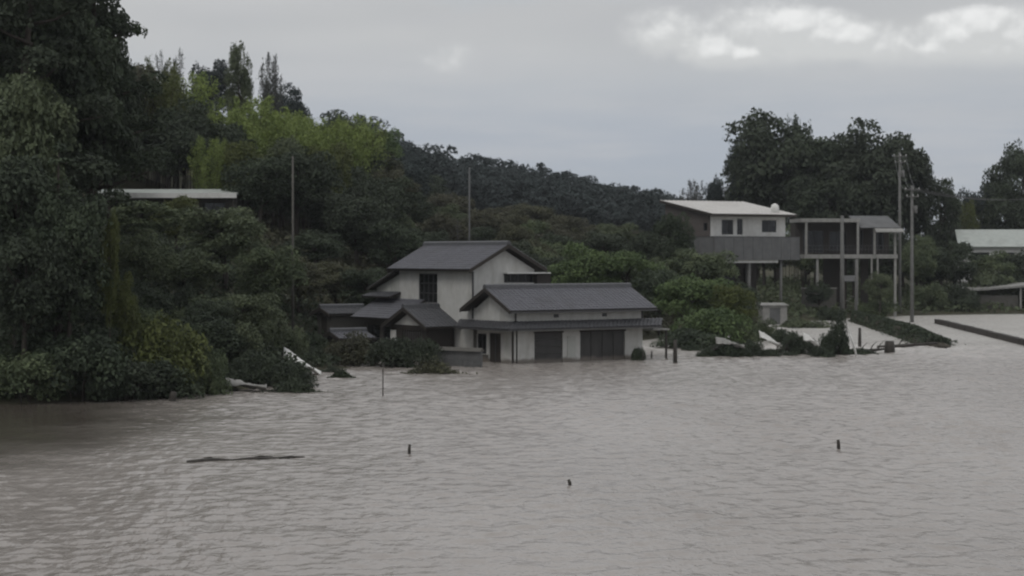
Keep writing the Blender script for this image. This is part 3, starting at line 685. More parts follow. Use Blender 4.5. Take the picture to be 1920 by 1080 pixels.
def stake(px, pyb, h, w, label, name='stake', lean=0, mat='stick', cat='stake'):
    Y = ywater(pyb); p = at(px, pyb, Y)
    mb = MB(); mb.tube([(p.x, p.y, -.8), (p.x + lean * .4, p.y, h * .5), (p.x + lean, p.y, h)], [w, w * .95, w * .8], 8)
    o = mb.build(name, M[mat], smooth=True); tag(o, label, cat)
    return o
stake(718, 742, 1.25, .028, 'thin tall stake in the water in front of the left shrubs')
stake(767, 851, .30, .05, 'short dark stake in open water right of the floating pole', lean=.02)
stake(1573, 842, .30, .06, 'short dark stake in the open water below the right shrubs', lean=-.03)
stake(1070, 911, .17, .05, 'tiny stake tip nearest the camera in the open water', lean=-.06)
stake(1266, 680, 1.35, .13, 'thick dark post in the water right of the white house', name='post', cat='post')
stake(1206, 676, .5, .04, 'short thin stake close to the right end of the white house')
stake(1222, 672, .45, .05, 'small stake between the white house and the thick post')
stake(1668, 661, .75, .36, 'squat stump standing in the water beside the levee', name='stump', cat='stump')
stake(1612, 650, 1.3, .12, 'weathered post in bright water left of the levee', name='post', cat='post')
stake(322, 752, .4, .16, 'rounded dark stump in the water below the left bank', name='stump', cat='stump', lean=.1)

def pole_log():
    a, b = at(352, 866, ywater(866)), at(572, 857, ywater(857)); a.z = b.z = 0
    t = thing('floating_pole', 'long thin pole floating in the open water at left', 'log', a, 0)
    d = b - a; pts = [Vector((d.x * k / 8, d.y * k / 8 + random.uniform(-.12, .12), .025 + random.uniform(-.05, .04))) for k in range(9)]
    MB().tube(pts, [.07, .075, .07, .06, .06, .055, .05, .04, .02], 7).build('stem', M['stick'], t, smooth=True)
    for k, dx, dy in ((4, .7, .6), (6, .5, -.5), (2, -.5, .45)):
        p = pts[k]; MB().tube([p, p + Vector((dx * .5, dy * .5, .06)), p + Vector((dx, dy, .03))], [.035, .025, .01], 5).build('twig', M['stick'], t)
pole_log()

# ------------------------------------------------------------------ vegetation
def quads_from(cent, nrm, size, ratio, rg):
    """one diamond-shaped leaf per point"""
    n = len(cent); nrm = nrm / np.linalg.norm(nrm, axis=1, keepdims=True)
    a = np.cross(nrm, rg.normal(size=(n, 3))); a /= np.linalg.norm(a, axis=1, keepdims=True); b = np.cross(nrm, a)
    s = size[:, None]
    droop = nrm * s * .18
    v = np.stack([cent - a * s, cent - b * s * ratio - droop, cent + a * s, cent + b * s * ratio + droop], 1).reshape(-1, 3)
    return v, np.arange(4 * n).reshape(-1, 4)
def clumps(rg, cs, rs, per, leaf, up=.5, squash=.75):
    """leaf points on the shells of the clumps cs (radii rs)"""
    P, Nn, Sz = [], [], []
    for c, r in zip(cs, rs):
        k = max(20, int(per * (r / np.mean(rs)) ** 2))
        d = rg.normal(size=(k, 3)); d /= np.linalg.norm(d, axis=1, keepdims=True)
        d[:, 2] = np.where(d[:, 2] < -.35, -d[:, 2], d[:, 2])
        rad = r * (1 - np.abs(rg.normal(scale=.2, size=k))) * (1 + .22 * np.sin(5 * d[:, 0] + c[0] * 3) * np.cos(4 * d[:, 1] + c[1] * 2))
        P.append(c + d * rad[:, None] * np.array([1, 1, squash])); Nn.append(d * .8 + rg.normal(size=(k, 3)) * .55 + np.array([0, 0, up])); Sz.append(leaf * rg.uniform(.6, 1.35, k))
    return np.concatenate(P), np.concatenate(Nn), np.concatenate(Sz)
def proto_broad(seed, R=3.0, Hc=5.2, zc=4.6, n=52, per=210, leaf=.115):
    rg = np.random.default_rng(seed); cs, rs = [], []
    lean = rg.uniform(-.25, .25, 2)
    for k in range(n):
        d = rg.normal(size=3); d /= np.linalg.norm(d); q = rg.uniform(.35, 1) ** .6
        s = 1 + .22 * math.sin(3 * math.atan2(d[1], d[0]) + seed)
        c = np.array([d[0] * R * .8 * q * s, d[1] * R * .8 * q * s, zc + d[2] * Hc / 2 * .84 * q])
        c[:2] += lean * (c[2] - zc); cs.append(c); rs.append(rg.uniform(.22, .38) * R)
    trunk = MB(); top = np.array([lean[0] * 1.2, lean[1] * 1.2, zc + Hc * .2])
    pts = [Vector((0, 0, -.8)), Vector((rg.uniform(-.1, .1), rg.uniform(-.1, .1), 1.0)), Vector((lean[0] * .3, lean[1] * .3, zc - Hc * .35)), Vector(top)]
    trunk.tube(pts, [.24, .19, .15, .05], 8)
    for k in range(9):
        e = Vector(cs[k * 4 % n]); f = rg.uniform(.35, .9); b = pts[2].lerp(pts[3], f) if k % 3 else pts[1].lerp(pts[2], .5 + .5 * f)
        mid = b.lerp(e, .5) + Vector((0, 0, .15)); trunk.tube([b, mid, e], [.08, .05, .02], 5)
    return clumps(rg, cs, rs, per, leaf), trunk
def proto_conifer(seed, R=2.6, Hc=11.0, z0=1.2, leaf=.11, tiers=14):
    rg = np.random.default_rng(seed); cs, rs = [], []; trunk = MB()
    trunk.tube([(0, 0, -.8), (.05, 0, Hc * .5), (0, .05, Hc)], [.26, .17, .03], 8)
    for k in range(tiers):
        f = k / (tiers - 1); z = z0 + f * (Hc - z0); r = R * (1 - f) ** .8 * rg.uniform(.75, 1.12) + .15
        m = max(3, int(3 + 6 * (1 - f)))
        for j in range(m):
            a = 2 * math.pi * (j + rg.uniform(-.3, .3)) / m + k; q = r * rg.uniform(.45, 1)
            c = np.array([math.cos(a) * q, math.sin(a) * q, z - q * .18 + rg.uniform(-.2, .2)]); cs.append(c); rs.append(.30 + .28 * r * rg.uniform(.6, 1))
            if j % 2 == 0: trunk.tube([(0, 0, z + .1), tuple(c)], [.05, .015], 4)
    return clumps(rg, cs, rs, 130, leaf, .4, .6), trunk
def proto_pine(seed, R=3.6, Hc=13.0, leaf=.10):
    """tall umbrella pine: bare trunk, layered flat pads with gaps between them"""
    rg = np.random.default_rng(seed); cs, rs = [], []; trunk = MB()
    pts = [Vector((0, 0, -.8)), Vector((.25, .1, Hc * .35)), Vector((-.2, .2, Hc * .7)), Vector((.1, 0, Hc))]
    trunk.tube(pts, [.34, .27, .18, .05], 9)
    for k in range(13):
        f = .28 + .72 * k / 12; z = Hc * f; a = k * 2.4 + rg.uniform(-.4, .4); L_ = R * (1.05 - .62 * (f - .28) / .72) * rg.uniform(.7, 1.1)
        tip = Vector((math.cos(a) * L_, math.sin(a) * L_, z + rg.uniform(-.1, .5))); b = Vector((0, 0, z - .5)); mid = b.lerp(tip, .55) + Vector((0, 0, -.12))
        trunk.tube([b, mid, tip], [.1, .06, .025], 5)
        for j in range(8):
            q = rg.uniform(.3, 1.08); p = b.lerp(tip, q); cs.append(np.array([p.x + rg.normal() * .6, p.y + rg.normal() * .6, p.z + .15 + rg.uniform(-.2, .35)])); rs.append(rg.uniform(.45, .9))
    for j in range(8): cs.append(np.array([rg.normal() * .8, rg.normal() * .8, Hc + rg.uniform(-.6, .5)])); rs.append(rg.uniform(.4, .8))
    return clumps(rg, cs, rs, 150, leaf, .6, .55), trunk
def proto_bamboo(seed, n=20, Hc=9.0, spread=2.4, leaf=.14):
    """grove of arching culms with feathery tops"""
    rg = np.random.default_rng(seed); P, Nn, Sz = [], [], []; trunk = MB()
    for k in range(n):
        a, q = rg.uniform(0, 6.28), spread * math.sqrt(rg.uniform(0, 1)); b = np.array([math.cos(a) * q, math.sin(a) * q, 0]); h = Hc * rg.uniform(.7, 1.05)
        lx, ly = rg.normal(size=2) * .9; pts = []
        for i in range(7):
            f = i / 6; pts.append(np.array([b[0] + lx * f ** 2.4, b[1] + ly * f ** 2.4, h * (f - .06 * f ** 4)]))
        pts[0][2] = -.6
        trunk.tube(pts, [.05, .05, .045, .04, .03, .02, .008], 5)
        m = 420; f = rg.uniform(.3, 1, m) ** .8; i = np.clip((f * 6).astype(int), 0, 5); w = (f * 6 - i)[:, None]; A_ = np.array(pts)
        c = A_[i] * (1 - w) + A_[i + 1] * w; rad = .22 + .62 * np.sin(np.clip((f - .25) / .75, 0, 1) * math.pi) ** .7
        c = c + rg.normal(size=(m, 3)) * rad[:, None] * np.array([.6, .6, .5]); P.append(c); Nn.append(rg.normal(size=(m, 3)) + np.array([0, 0, .6])); Sz.append(leaf * rg.uniform(.7, 1.3, m))
    return (np.concatenate(P), np.concatenate(Nn), np.concatenate(Sz)), trunk
def proto_shrub(seed, R=1.5, Hc=1.7, n=26, leaf=.062, per=230):
    rg = np.random.default_rng(seed); cs, rs = [], []; trunk = MB()
    for k in range(n):
        a = rg.uniform(0, 6.28); q = R * .75 * math.sqrt(rg.uniform(0, 1)); z = rg.uniform(.1, 1) * Hc * .8 * math.sqrt(max(.08, 1 - (q / R) ** 2))
        c = np.array([math.cos(a) * q, math.sin(a) * q, z]); cs.append(c); rs.append(rg.uniform(.24, .42) * R)
        if k % 2 == 0: trunk.tube([(c[0] * .2, c[1] * .2, -.5), (c[0] * .5, c[1] * .5, c[2] * .5), tuple(c)], [.04, .03, .012], 4)
    return clumps(rg, cs, rs, per, leaf, .5, .85), trunk
def proto_reed(seed, n=420, Hc=1.5):
    rg = np.random.default_rng(seed); v, f = [], []
    for k in range(n):
        a, q = rg.uniform(0, 6.28), .9 * math.sqrt(rg.uniform()); x, y = math.cos(a) * q, math.sin(a) * q; h = Hc * rg.uniform(.5, 1); d = rg.normal(size=2) * .35; w = .018
        t = rg.uniform(0, 3.14); wx, wy = math.cos(t) * w, math.sin(t) * w
        v += [(x - wx, y - wy, -.4), (x + wx, y + wy, -.4), (x + d[0] * .4 + wx, y + d[1] * .4 + wy, h * .6), (x + d[0], y + d[1], h)]
        f.append((4 * k, 4 * k + 1, 4 * k + 2, 4 * k + 3))
    return np.array(v), np.array(f)
PROTO = {}
def plant_data(kind, var):
    if (kind, var) not in PROTO:
        rg = np.random.default_rng(900 + var)
        fn = dict(broad=proto_broad, conifer=proto_conifer, pine=proto_pine, bamboo=proto_bamboo, shrub=proto_shrub)[kind]
        (P, Nn, Sz), tr = fn(11 + var * 17)
        v, q = quads_from(P, Nn, Sz, .55 if kind != 'bamboo' else .3, rg)
        PROTO[(kind, var)] = (np_mesh('crown', v, q, LEAF['mid']), tr.mesh('trunk' if kind not in ('bamboo', 'shrub') else 'stems', BARK, True))
    return PROTO[(kind, var)]
NVAR = dict(broad=6, conifer=2, pine=2, bamboo=3, shrub=4)
SIZE = dict(broad=(3.0, 7.2), conifer=(2.4, 11.3), pine=(3.6, 13.4), bamboo=(2.6, 9.3), shrub=(1.5, 1.75))
NAMES = dict(broad=('broadleaf_tree', 'tree'), conifer=('conifer_tree', 'tree'), pine=('pine_tree', 'tree'), bamboo=('bamboo_clump', 'bamboo'), shrub=('shrub', 'shrub'))
pr = random.Random(21)
def plant(kind, tone, px, Y, pytop, wpx, label, group=None, z0=None, var=None):
    """a tree or shrub whose top reaches pixel row pytop at distance Y and whose crown is wpx pixels wide"""
    X = xat(px, Y); zb = (H(X, Y) - .15) if z0 is None else z0
    zt = CAM_Z - (pytop - HORIZON) / FPX * Y
    R, hh = SIZE[kind]; sx = (wpx / 2 / FPX * Y) / R; sz = max(.3, (zt - zb) / hh)
    return put(kind, tone, X, Y, zb, sx, sz, label, group, var)
def put(kind, tone, X, Y, zb, sx, sz, label, group=None, var=None):
    var = pr.randrange(NVAR[kind]) if var is None else var
    cm, tm = plant_data(kind, var); nm, cat = NAMES[kind]
    t = thing(nm, label, cat, (X, Y, zb), pr.uniform(0, 6.28), group)
    a = link(bpy.data.objects.new('trunk' if kind not in ('bamboo', 'shrub') else 'stems', tm), t)
    b = link(bpy.data.objects.new('crown' if kind in ('broad', 'conifer', 'pine') else 'foliage', cm), t)
    b.material_slots[0].link = 'OBJECT'; b.material_slots[0].material = LEAF[tone]
    t.scale = (sx, sx * pr.uniform(.9, 1.1), sz)
    return t

# tall trees of the near left bank
plant('pine', 'dark', 60, 96, -70, 330, 'tall dark tree filling the top left corner', z0=4, var=0)
plant('pine', 'dark', 175, 104, -50, 290, 'tall dark pine whose ragged right boughs stand against the sky', z0=5, var=1)
plant('broad', 'dark', 90, 107, -60, 330, 'dense dark tree behind the tall pines at upper left')
plant('broad', 'dark', 20, 99, -90, 260, 'dark tree running out of the picture at the top left edge')
plant('broad', 'dark', 205, 110, 20, 130, 'dark tree whose right side meets the sky under the pine boughs')
plant('broad', 'dark', 120, 101, 40, 250, 'broad dark tree in front of the tall pine trunks at upper left')
plant('broad', 'olive', 235, 168, 110, 150, 'brownish tree just right of the tall pines at upper left')
plant('broad', 'mid', 20, 93, 120, 230, 'mid-green tree at the left edge below the tall top corner tree')
plant('broad', 'dark', 30, 87, 285, 250, 'dark bank tree at the left edge below the caption height')
plant('conifer', 'dark', 110, 87, 270, 190, 'dark narrow conifer above the left bank')
plant('broad', 'dark', 130, 85, 360, 170, 'dark bushy tree above the left waterline right of the narrow conifer')
plant('broad', 'dark', 45, 83.5, 430, 190, 'lowest dark tree overhanging the water at the left edge')
plant('broad', 'yellow', 206, 85.5, 395, 46, 'narrow yellow-green vine tangle hanging beside the dark left trees')
plant('broad', 'yellow', 234, 86.4, 510, 60, 'yellow-green climber just above the domed bush')
plant('shrub', 'mid', 400, 87, 640, 80, 'grey-green right shoulder shrub of the domed bush')
plant('shrub', 'yellow', 298, 86.2, 574, 196, 'domed bush with a yellow-green top overhanging the left waterline')
plant('shrub', 'dark', 298, 85.2, 656, 190, 'dark lower skirt of bush below the yellow-green dome')
plant('shrub', 'dark', 150, 83, 600, 200, 'wide dark shrub on the waterline left of the domed bush')
plant('shrub', 'mid', 40, 82, 640, 170, 'grey-green shrub on the waterline at the left edge')
plant('shrub', 'dark', 230, 83.6, 660, 160, 'low dark shrub touching the water under the domed bush')
plant('shrub', 'dark', 385, 88, 640, 80, 'small dark shrub right of the domed bush')
# trees between the bank and the long pale shed roof
plant('broad', 'mid', 262, 124, 375, 150, 'mid-green round tree below the left end of the long shed roof')
plant('broad', 'yellow', 330, 132, 366, 90, 'small yellow-green tree in front of the long shed roof')
plant('broad', 'mid', 420, 122, 385, 190, 'large round mid-green tree below the right end of the long shed roof')
plant('broad', 'mid', 345, 112, 465, 160, 'grey-green tree in the middle of the left slope above the domed bush')
plant('broad', 'mid', 500, 118, 455, 130, 'mid-green tree below the thin pale pole on the left slope')
plant('broad', 'mid', 265, 108, 430, 130, 'leafy tree behind the yellow-green climber')
plant('broad', 'olive', 560, 128, 480, 120, 'olive tree left of the low shed roofs')
plant('broad', 'mid', 450, 101, 545, 150, 'leafy tree behind the waterline right of the domed bush')
plant('broad', 'dark', 390, 97, 560, 110, 'dark small tree beside the right shoulder of the domed bush')
plant('shrub', 'mid', 520, 104, 590, 110, 'mid-green shrub above the dark clump at the left shore')
plant('shrub', 'dark', 545, 91.5, 672, 96, 'dark clump sticking out into the water at the left shore', z0=-.3)
plant('shrub', 'dark', 480, 92, 640, 90, 'dark shrub just left of the shore clump', z0=-.2)
plant('shrub', 'dark', 440, 91, 668, 90, 'low dark shrub on the shore below the small dark tree', z0=-.2)
plant('shrub', 'dark', 600, 112, 640, 70, 'dark shrub behind the bright inlet at the left shore', z0=-.3)
plant('shrub', 'dark', 622, 103.5, 686, 56, 'flat dark shrub in the water right of the bright inlet', z0=-.4)
plant('shrub', 'olive', 665, 110, 622, 120, 'dense brownish hedge shrub standing in the water left of the porch', z0=-.3)
plant('shrub', 'dark', 735, 108.8, 618, 120, 'dark shrub standing in the water before the porch', z0=-.3)
plant('shrub', 'dark', 785, 108.2, 628, 84, 'dark rounded shrub beside the low block wall', z0=-.4)
plant('shrub', 'dark', 570, 116, 610, 100, 'dark shrub beneath the olive tree left of the low shed', z0=-.1)
plant('broad', 'dark', 690, 132, 500, 120, 'dark tree directly left of the white house')
plant('broad', 'olive', 630, 134, 490, 130, 'olive tree behind the low shed roofs')
plant('broad', 'dark', 590, 145, 430, 130, 'dark tree at the foot of the central hill right of the thin pole')
# bamboo and bright crowns on the left skyline
plant('bamboo', 'bright', 335, 172, 118, 110, 'bright yellow-green bamboo beside the tall pines on the skyline')
plant('bamboo', 'yellow', 300, 168, 95, 90, 'dull yellow bamboo plume right of the tall pines')
plant('bamboo', 'grey', 315, 190, 82, 40, 'thin grey plume on the skyline right of the tall pines')
plant('broad', 'blue', 398, 205, 108, 80, 'dark round-topped tree on the left skyline')
plant('broad', 'mid', 448, 200, 80, 66, 'green column-shaped tree tallest on the left skyline')
plant('bamboo', 'grey', 508, 205, 84, 44, 'thin grey plume right of the column-shaped skyline tree')
plant('broad', 'blue', 535, 225, 155, 90, 'bluish dark tree where the skyline starts to fall')
plant('bamboo', 'bright', 425, 168, 192, 110, 'bright bamboo at the left end of the yellow-green grove')
plant('bamboo', 'bright', 480, 172, 165, 120, 'tallest bright bamboo of the yellow-green grove')
plant('bamboo', 'bright', 545, 180, 196, 110, 'bright bamboo in the middle of the yellow-green grove')
plant('bamboo', 'bright', 610, 188, 205, 110, 'bright bamboo on the right shoulder of the yellow-green grove')
plant('bamboo', 'bright', 505, 176, 178, 120, 'bright bamboo just right of the tallest plume of the grove')
plant('bamboo', 'bright', 580, 184, 200, 120, 'bright bamboo beside the right shoulder of the grove')
plant('bamboo', 'bright', 645, 190, 210, 110, 'last bright bamboo before the dull right end of the grove')
plant('bamboo', 'bright', 448, 170, 200, 110, 'bright bamboo left of the tallest plume of the grove')
plant('broad', 'yellow', 450, 160, 262, 90, 'dull yellow-green tree under the left end of the bamboo grove')
plant('broad', 'mid', 530, 164, 256, 100, 'leafy tree under the middle of the bamboo grove')
plant('broad', 'yellow', 615, 172, 262, 100, 'dull yellow-green tree under the right end of the bamboo grove')
plant('bamboo', 'yellow', 665, 194, 218, 90, 'dull bamboo at the right end of the yellow-green grove')
plant('bamboo', 'bright', 395, 160, 245, 60, 'small bright bamboo below the left end of the yellow-green grove')
plant('broad', 'green', 700, 240, 232, 110, 'dark green tree on the falling skyline right of the bamboo')
plant('broad', 'dark', 640, 245, 205, 110, 'dark tree on the skyline behind the bamboo grove')
plant('broad', 'dark', 1420, 248, 242, 130, 'dark tree on the left flank of the big pair')
# right side: shrubs beside the house
plant('broad', 'green', 1290, 142, 510, 150, 'green bushy tree right of the white house')
plant('broad', 'green', 1100, 148, 455, 150, 'green tree rising behind the lower roof of the white house')
plant('broad', 'green', 1175, 150, 468, 130, 'fresh green tree behind the right end of the lower roof')
plant('broad', 'dark', 1235, 146, 500, 110, 'dark tree behind the right end of the white house')
plant('broad', 'yellow', 1372, 140, 528, 90, 'yellow-green bushy tree below the raised house')
plant('shrub', 'green', 1330, 135, 560, 170, 'large green shrub leaning over the water right of the white house', z0=-.3)
plant('shrub', 'dark', 1290, 131, 610, 140, 'dark green shrub spreading low over the bright water', z0=-.2)
plant('shrub', 'mid', 1395, 136, 590, 80, 'mid-green shrub at the foot of the yellow-green tree', z0=-.3)
plant('shrub', 'dark', 1197, 115.4, 642, 34, 'small dark flat-topped shrub at the right end of the white house', z0=-.6)
for px, py, w, Y, tn, lab in ((1340, 640, 70, 121, 'dark', 'low dark clump in the water under the large green shrub'), (1372, 632, 74, 120, 'dark', 'second low clump, overlapping the one under the large green shrub'),
                              (1413, 628, 42, 120.5, 'dark', 'narrow dark clump right of the overlapping low clumps'), (1462, 652, 70, 121, 'dark', 'flat dark clump in the middle of the flooded shrub row'),
                              (1492, 618, 58, 123, 'dark', 'taller dark clump left of the column-shaped shrub'), (1520, 632, 60, 122, 'dark', 'dark clump touching the column-shaped shrub'),
                              (1440, 598, 80, 142, 'mid', 'dull green clump before the pale storage hut'), (1475, 606, 70, 139, 'dark', 'dark clump right of the dull green clump'), (1568, 588, 46, 121.5, 'dark', 'dark column-shaped shrub standing in the water'),
                              (1556, 610, 44, 122.5, 'dark', 'dark clump on the left foot of the column-shaped shrub'), (1612, 650, 90, 123, 'dark', 'flat floating brush right of the column-shaped shrub'),
                              (1510, 590, 110, 168, 'mid', 'grey-green shrub below the open-framed building'), (1640, 560, 90, 196, 'mid', 'leafy shrub at the foot of the tallest pole'), (1560, 570, 60, 186, 'dark', 'dark shrub in front of the plain grey pole'), (1295, 642, 60, 127, 'dark', 'small dark clump near the thick post'),
                              (1390, 646, 50, 119.4, 'dark', 'low dark tuft at the waterline in front of the overlapping low clumps'), (1440, 652, 50, 119.8, 'dark', 'low dark tuft at the waterline under the arched pale sheet'), (1540, 650, 56, 119.2, 'dark', 'low dark tuft at the waterline left of the column-shaped shrub'), (1325, 652, 40, 119.6, 'dark', 'low dark tuft at the left end of the flooded shrub row')):
    plant('shrub', tn, px, Y, py, w, lab, z0=-.45 if Y < 130 else None)
plant('broad', 'dark', 1262, 172, 392, 80, 'dark tree overlapping the left end of the raised house')
plant('broad', 'mid', 1310, 166, 462, 150, 'tree hiding the lower left corner of the long balcony')
plant('broad', 'dark', 1225, 168, 430, 90, 'dark tree just left of the raised house')
plant('broad', 'dark', 1535, 193, 528, 60, 'small dark tree in front of the left bay of the open-framed building')
plant('broad', 'mid', 1650, 194, 505, 60, 'small leafy tree before the right bay of the open-framed building')
plant('shrub', 'dark', 1375, 163, 520, 90, 'dark shrub below the middle of the long balcony')
# big trees behind the raised house
plant('broad', 'dark', 1458, 246, 205, 215, 'big dark round tree directly behind the raised house', var=0)
plant('broad', 'dark', 1645, 240, 224, 205, 'big dark domed tree behind the open-framed building', var=2)
plant('bamboo', 'dark', 1492, 250, 196, 60, 'pointed feathery top rising from the big round tree')
plant('broad', 'blue', 1405, 250, 265, 100, 'left shoulder tree of the big dark pair')
plant('broad', 'dark', 1512, 244, 226, 150, 'dark tree on the inner left side of the dip between the big pair')
plant('broad', 'dark', 1602, 246, 246, 120, 'dark tree on the inner right side of the dip between the big pair')
plant('broad', 'dark', 1692, 244, 250, 130, 'dark tree on the right flank of the big pair')
plant('broad', 'mid', 1560, 252, 268, 120, 'tree filling the dip between the two big dark trees')
plant('broad', 'blue', 1710, 246, 275, 90, 'bluish right shoulder tree of the big dark pair')
plant('broad', 'dark', 1560, 238, 320, 150, 'dark lower tree behind the tank of the raised house')
plant('broad', 'blue', 1338, 262, 322, 46, 'small narrow tree left of the big dark trees')
plant('bamboo', 'grey', 1302, 280, 328, 50, 'pale wispy plume at the end of the far ridge')
plant('broad', 'grey', 1375, 262, 335, 70, 'pale wispy tree behind the roof of the raised house')
plant('broad', 'dark', 1765, 242, 330, 90, 'dark tree right of the two utility poles')
plant('bamboo', 'yellow', 1795, 248, 362, 70, 'yellow-green bamboo beside the far house')
plant('broad', 'blue', 1832, 254, 342, 80, 'bluish tree between the bamboo and the edge tree')
plant('broad', 'dark', 1912, 256, 255, 130, 'tall dark tree at the right edge', var=4)
plant('broad', 'dark', 1885, 252, 330, 120, 'dark tree under the tall edge tree')
# hedges before the far right bank
HEDGE = ('dark leafy tree just right of the shorter tall pole', 'dark tree on the far bank below the left end of the far house roof', 'dark tree on the far bank directly in front of the far house', 'tree on the far bank in front of the far house at the right edge',
         'low hedge shrub on the far bank at the foot of the shorter tall pole', 'low dark hedge shrub left of the carport', 'low hedge shrub rising behind the carport roof', 'dark hedge shrub behind the right post of the carport')
for k, (px, py, w, Y) in enumerate(((1725, 440, 90, 215), (1790, 452, 110, 218), (1860, 470, 110, 220), (1925, 466, 110, 222), (1740, 520, 90, 209), (1800, 530, 80, 210), (1850, 500, 110, 217), (1915, 505, 100, 217))):
    plant('broad' if py < 500 else 'shrub', 'dark' if k % 2 else 'mid', px, Y, py, w, HEDGE[k], 'hedge trees on the far right bank')

# ------------------------------------------------------------------ wooded slopes: trees nothing in the photograph tells apart
def wood(kind, tones, px0, px1, Y0, Y1, n, h0, h1, w0, w1, label, group, mind=2.2):
    pts = []; tries = 0
    while len(pts) < n and tries < n * 40:
        tries += 1
        Y = pr.uniform(Y0, Y1); px = pr.uniform(px0, px1); X = xat(px, Y)
        if any((X - a) ** 2 + (Y - b) ** 2 < mind ** 2 for a, b in pts): continue
        pts.append((X, Y)); hh = pr.uniform(h0, h1); R, HH = SIZE[kind]
        put(kind, pr.choice(tones), X, Y, H(X, Y) - .3, pr.uniform(w0, w1) / R, hh / HH, label, group)
wood('broad', ['dark', 'dark', 'mid'], -60, 180, 128, 150, 11, 6.5, 9, 2.4, 3.4, 'dark tree in the shade of the left slope beside the long shed', 'trees beside the long shed')
wood('broad', ['dark', 'dark', 'olive'], -40, 470, 160, 200, 30, 7, 10, 2.6, 3.6, 'dark tree on the left hillside above the long shed roof', 'trees above the long shed')
wood('broad', ['dark', 'olive', 'dark'], 480, 740, 152, 200, 28, 6, 8.5, 2.3, 3.3, 'dark brownish tree on the hill below the bamboo grove', 'trees below the bamboo grove')
wood('broad', ['olive', 'dark', 'mid'], 700, 1240, 152, 205, 34, 4, 6.2, 2.0, 3.0, 'dull olive tree on the slope behind the white house', 'trees on the slope behind the white house')
wood('broad', ['olive', 'olive', 'dark'], 690, 1250, 205, 252, 22, 4, 6, 2.4, 3.4, 'olive tree on the upper slope below the far ridge', 'trees on the upper slope')
wood('broad', ['dark', 'blue'], 560, 790, 235, 320, 16, 7, 9, 3, 4, 'dark tree along the falling hill shoulder', 'trees along the hill shoulder')
wood('broad', ['dark', 'mid'], 1380, 1760, 216, 236, 18, 6, 9, 2.4, 3.4, 'dark tree packed behind the right-hand buildings', 'trees behind the right-hand buildings')
wood('shrub', ['dark', 'mid', 'dark'], 0, 500, 92, 108, 20, 1.6, 3.0, 1.2, 2.0, 'dark shrub in the undergrowth of the left bank', 'undergrowth shrubs of the left bank', 1.4)

# far ridge woodland and low ground cover: masses nobody could count
def far_wood():
    rg = np.random.default_rng(5); Vs, Qs, k = [], [], 0
    sky_px = [640, 690, 740, 790, 830, 880, 960, 1050, 1080, 1120, 1180, 1240, 1300]; sky_py = [200, 216, 246, 272, 270, 286, 294, 299, 318, 320, 340, 358, 372]
    for i in range(1300):
        px = rg.uniform(620, 1320); Y = rg.uniform(330, 560); X = xat(px, Y); g = H(X, Y)
        zt = CAM_Z + (HORIZON - np.interp(px, sky_px, sky_py)) / FPX * Y
        h = min(rg.uniform(4.5, 11), zt - g + rg.uniform(-.6, .9))
        if h < 2: continue
        r = rg.uniform(1.1, 3.4); m = 5
        cs = [np.array([X + rg.normal() * r * .55, Y + rg.normal() * r * .55, g + h * rg.uniform(.35, .82)]) for _ in range(m)]
        P, Nn, Sz = clumps(rg, cs, [r * rg.uniform(.42, .68) for _ in range(m)], 45, .34)
        P[:, 2] = np.minimum(P[:, 2], g + h)
        v, q = quads_from(P, Nn, Sz, .6, rg); Vs.append(v); Qs.append(q + k); k += len(v)
    o = link(bpy.data.objects.new('far_woodland', np_mesh('far_woodland', np.concatenate(Vs), np.concatenate(Qs), LEAF['blue'])))
    tag(o, 'dark bluish woodland along the far ridge', 'woodland', kind='stuff')
far_wood()
def scrub(name, label, n, px0, px1, Y0, Y1, tone, hmax, size):
    rg = np.random.default_rng(len(name) + n); px = rg.uniform(px0, px1, n); Y = rg.uniform(Y0, Y1, n); X = (px - 960) / FPX * Y
    z = heights(np.column_stack([X, Y])); ok = z > .12; X, Y, z = X[ok], Y[ok], z[ok]
    bumpy = .5 + .5 * np.sin(X * .9 + 2 * np.sin(Y * .5)) * np.sin(Y * .7 + X * .2)
    P = np.column_stack([X, Y, z + rg.uniform(0, 1, len(X)) * hmax * (.25 + .75 * bumpy)])
    v, q = quads_from(P, rg.normal(size=P.shape) + np.array([0, -.2, .7]), size * rg.uniform(.6, 1.4, len(X)), .5, rg)
    o = link(bpy.data.objects.new(name, np_mesh(name, v, q, LEAF[tone]))); tag(o, label, 'ground cover', kind='stuff')
scrub('bank_undergrowth', 'dark tangled undergrowth covering the left bank', 60000, -150, 720, 79, 150, 'dark', 1.0, .17)
scrub('hillside_scrub', 'olive scrub covering the slope behind the houses', 90000, 450, 1420, 128, 330, 'olive', 1.3, .26)
scrub('upper_grass', 'pale olive grass on the terrace below the far ridge', 34000, 760, 1280, 255, 345, 'straw', 1.3, .30)
scrub('right_bank_scrub', 'dark scrub on the far right bank', 26000, 1250, 2050, 165, 262, 'mid', 1.2, .24)

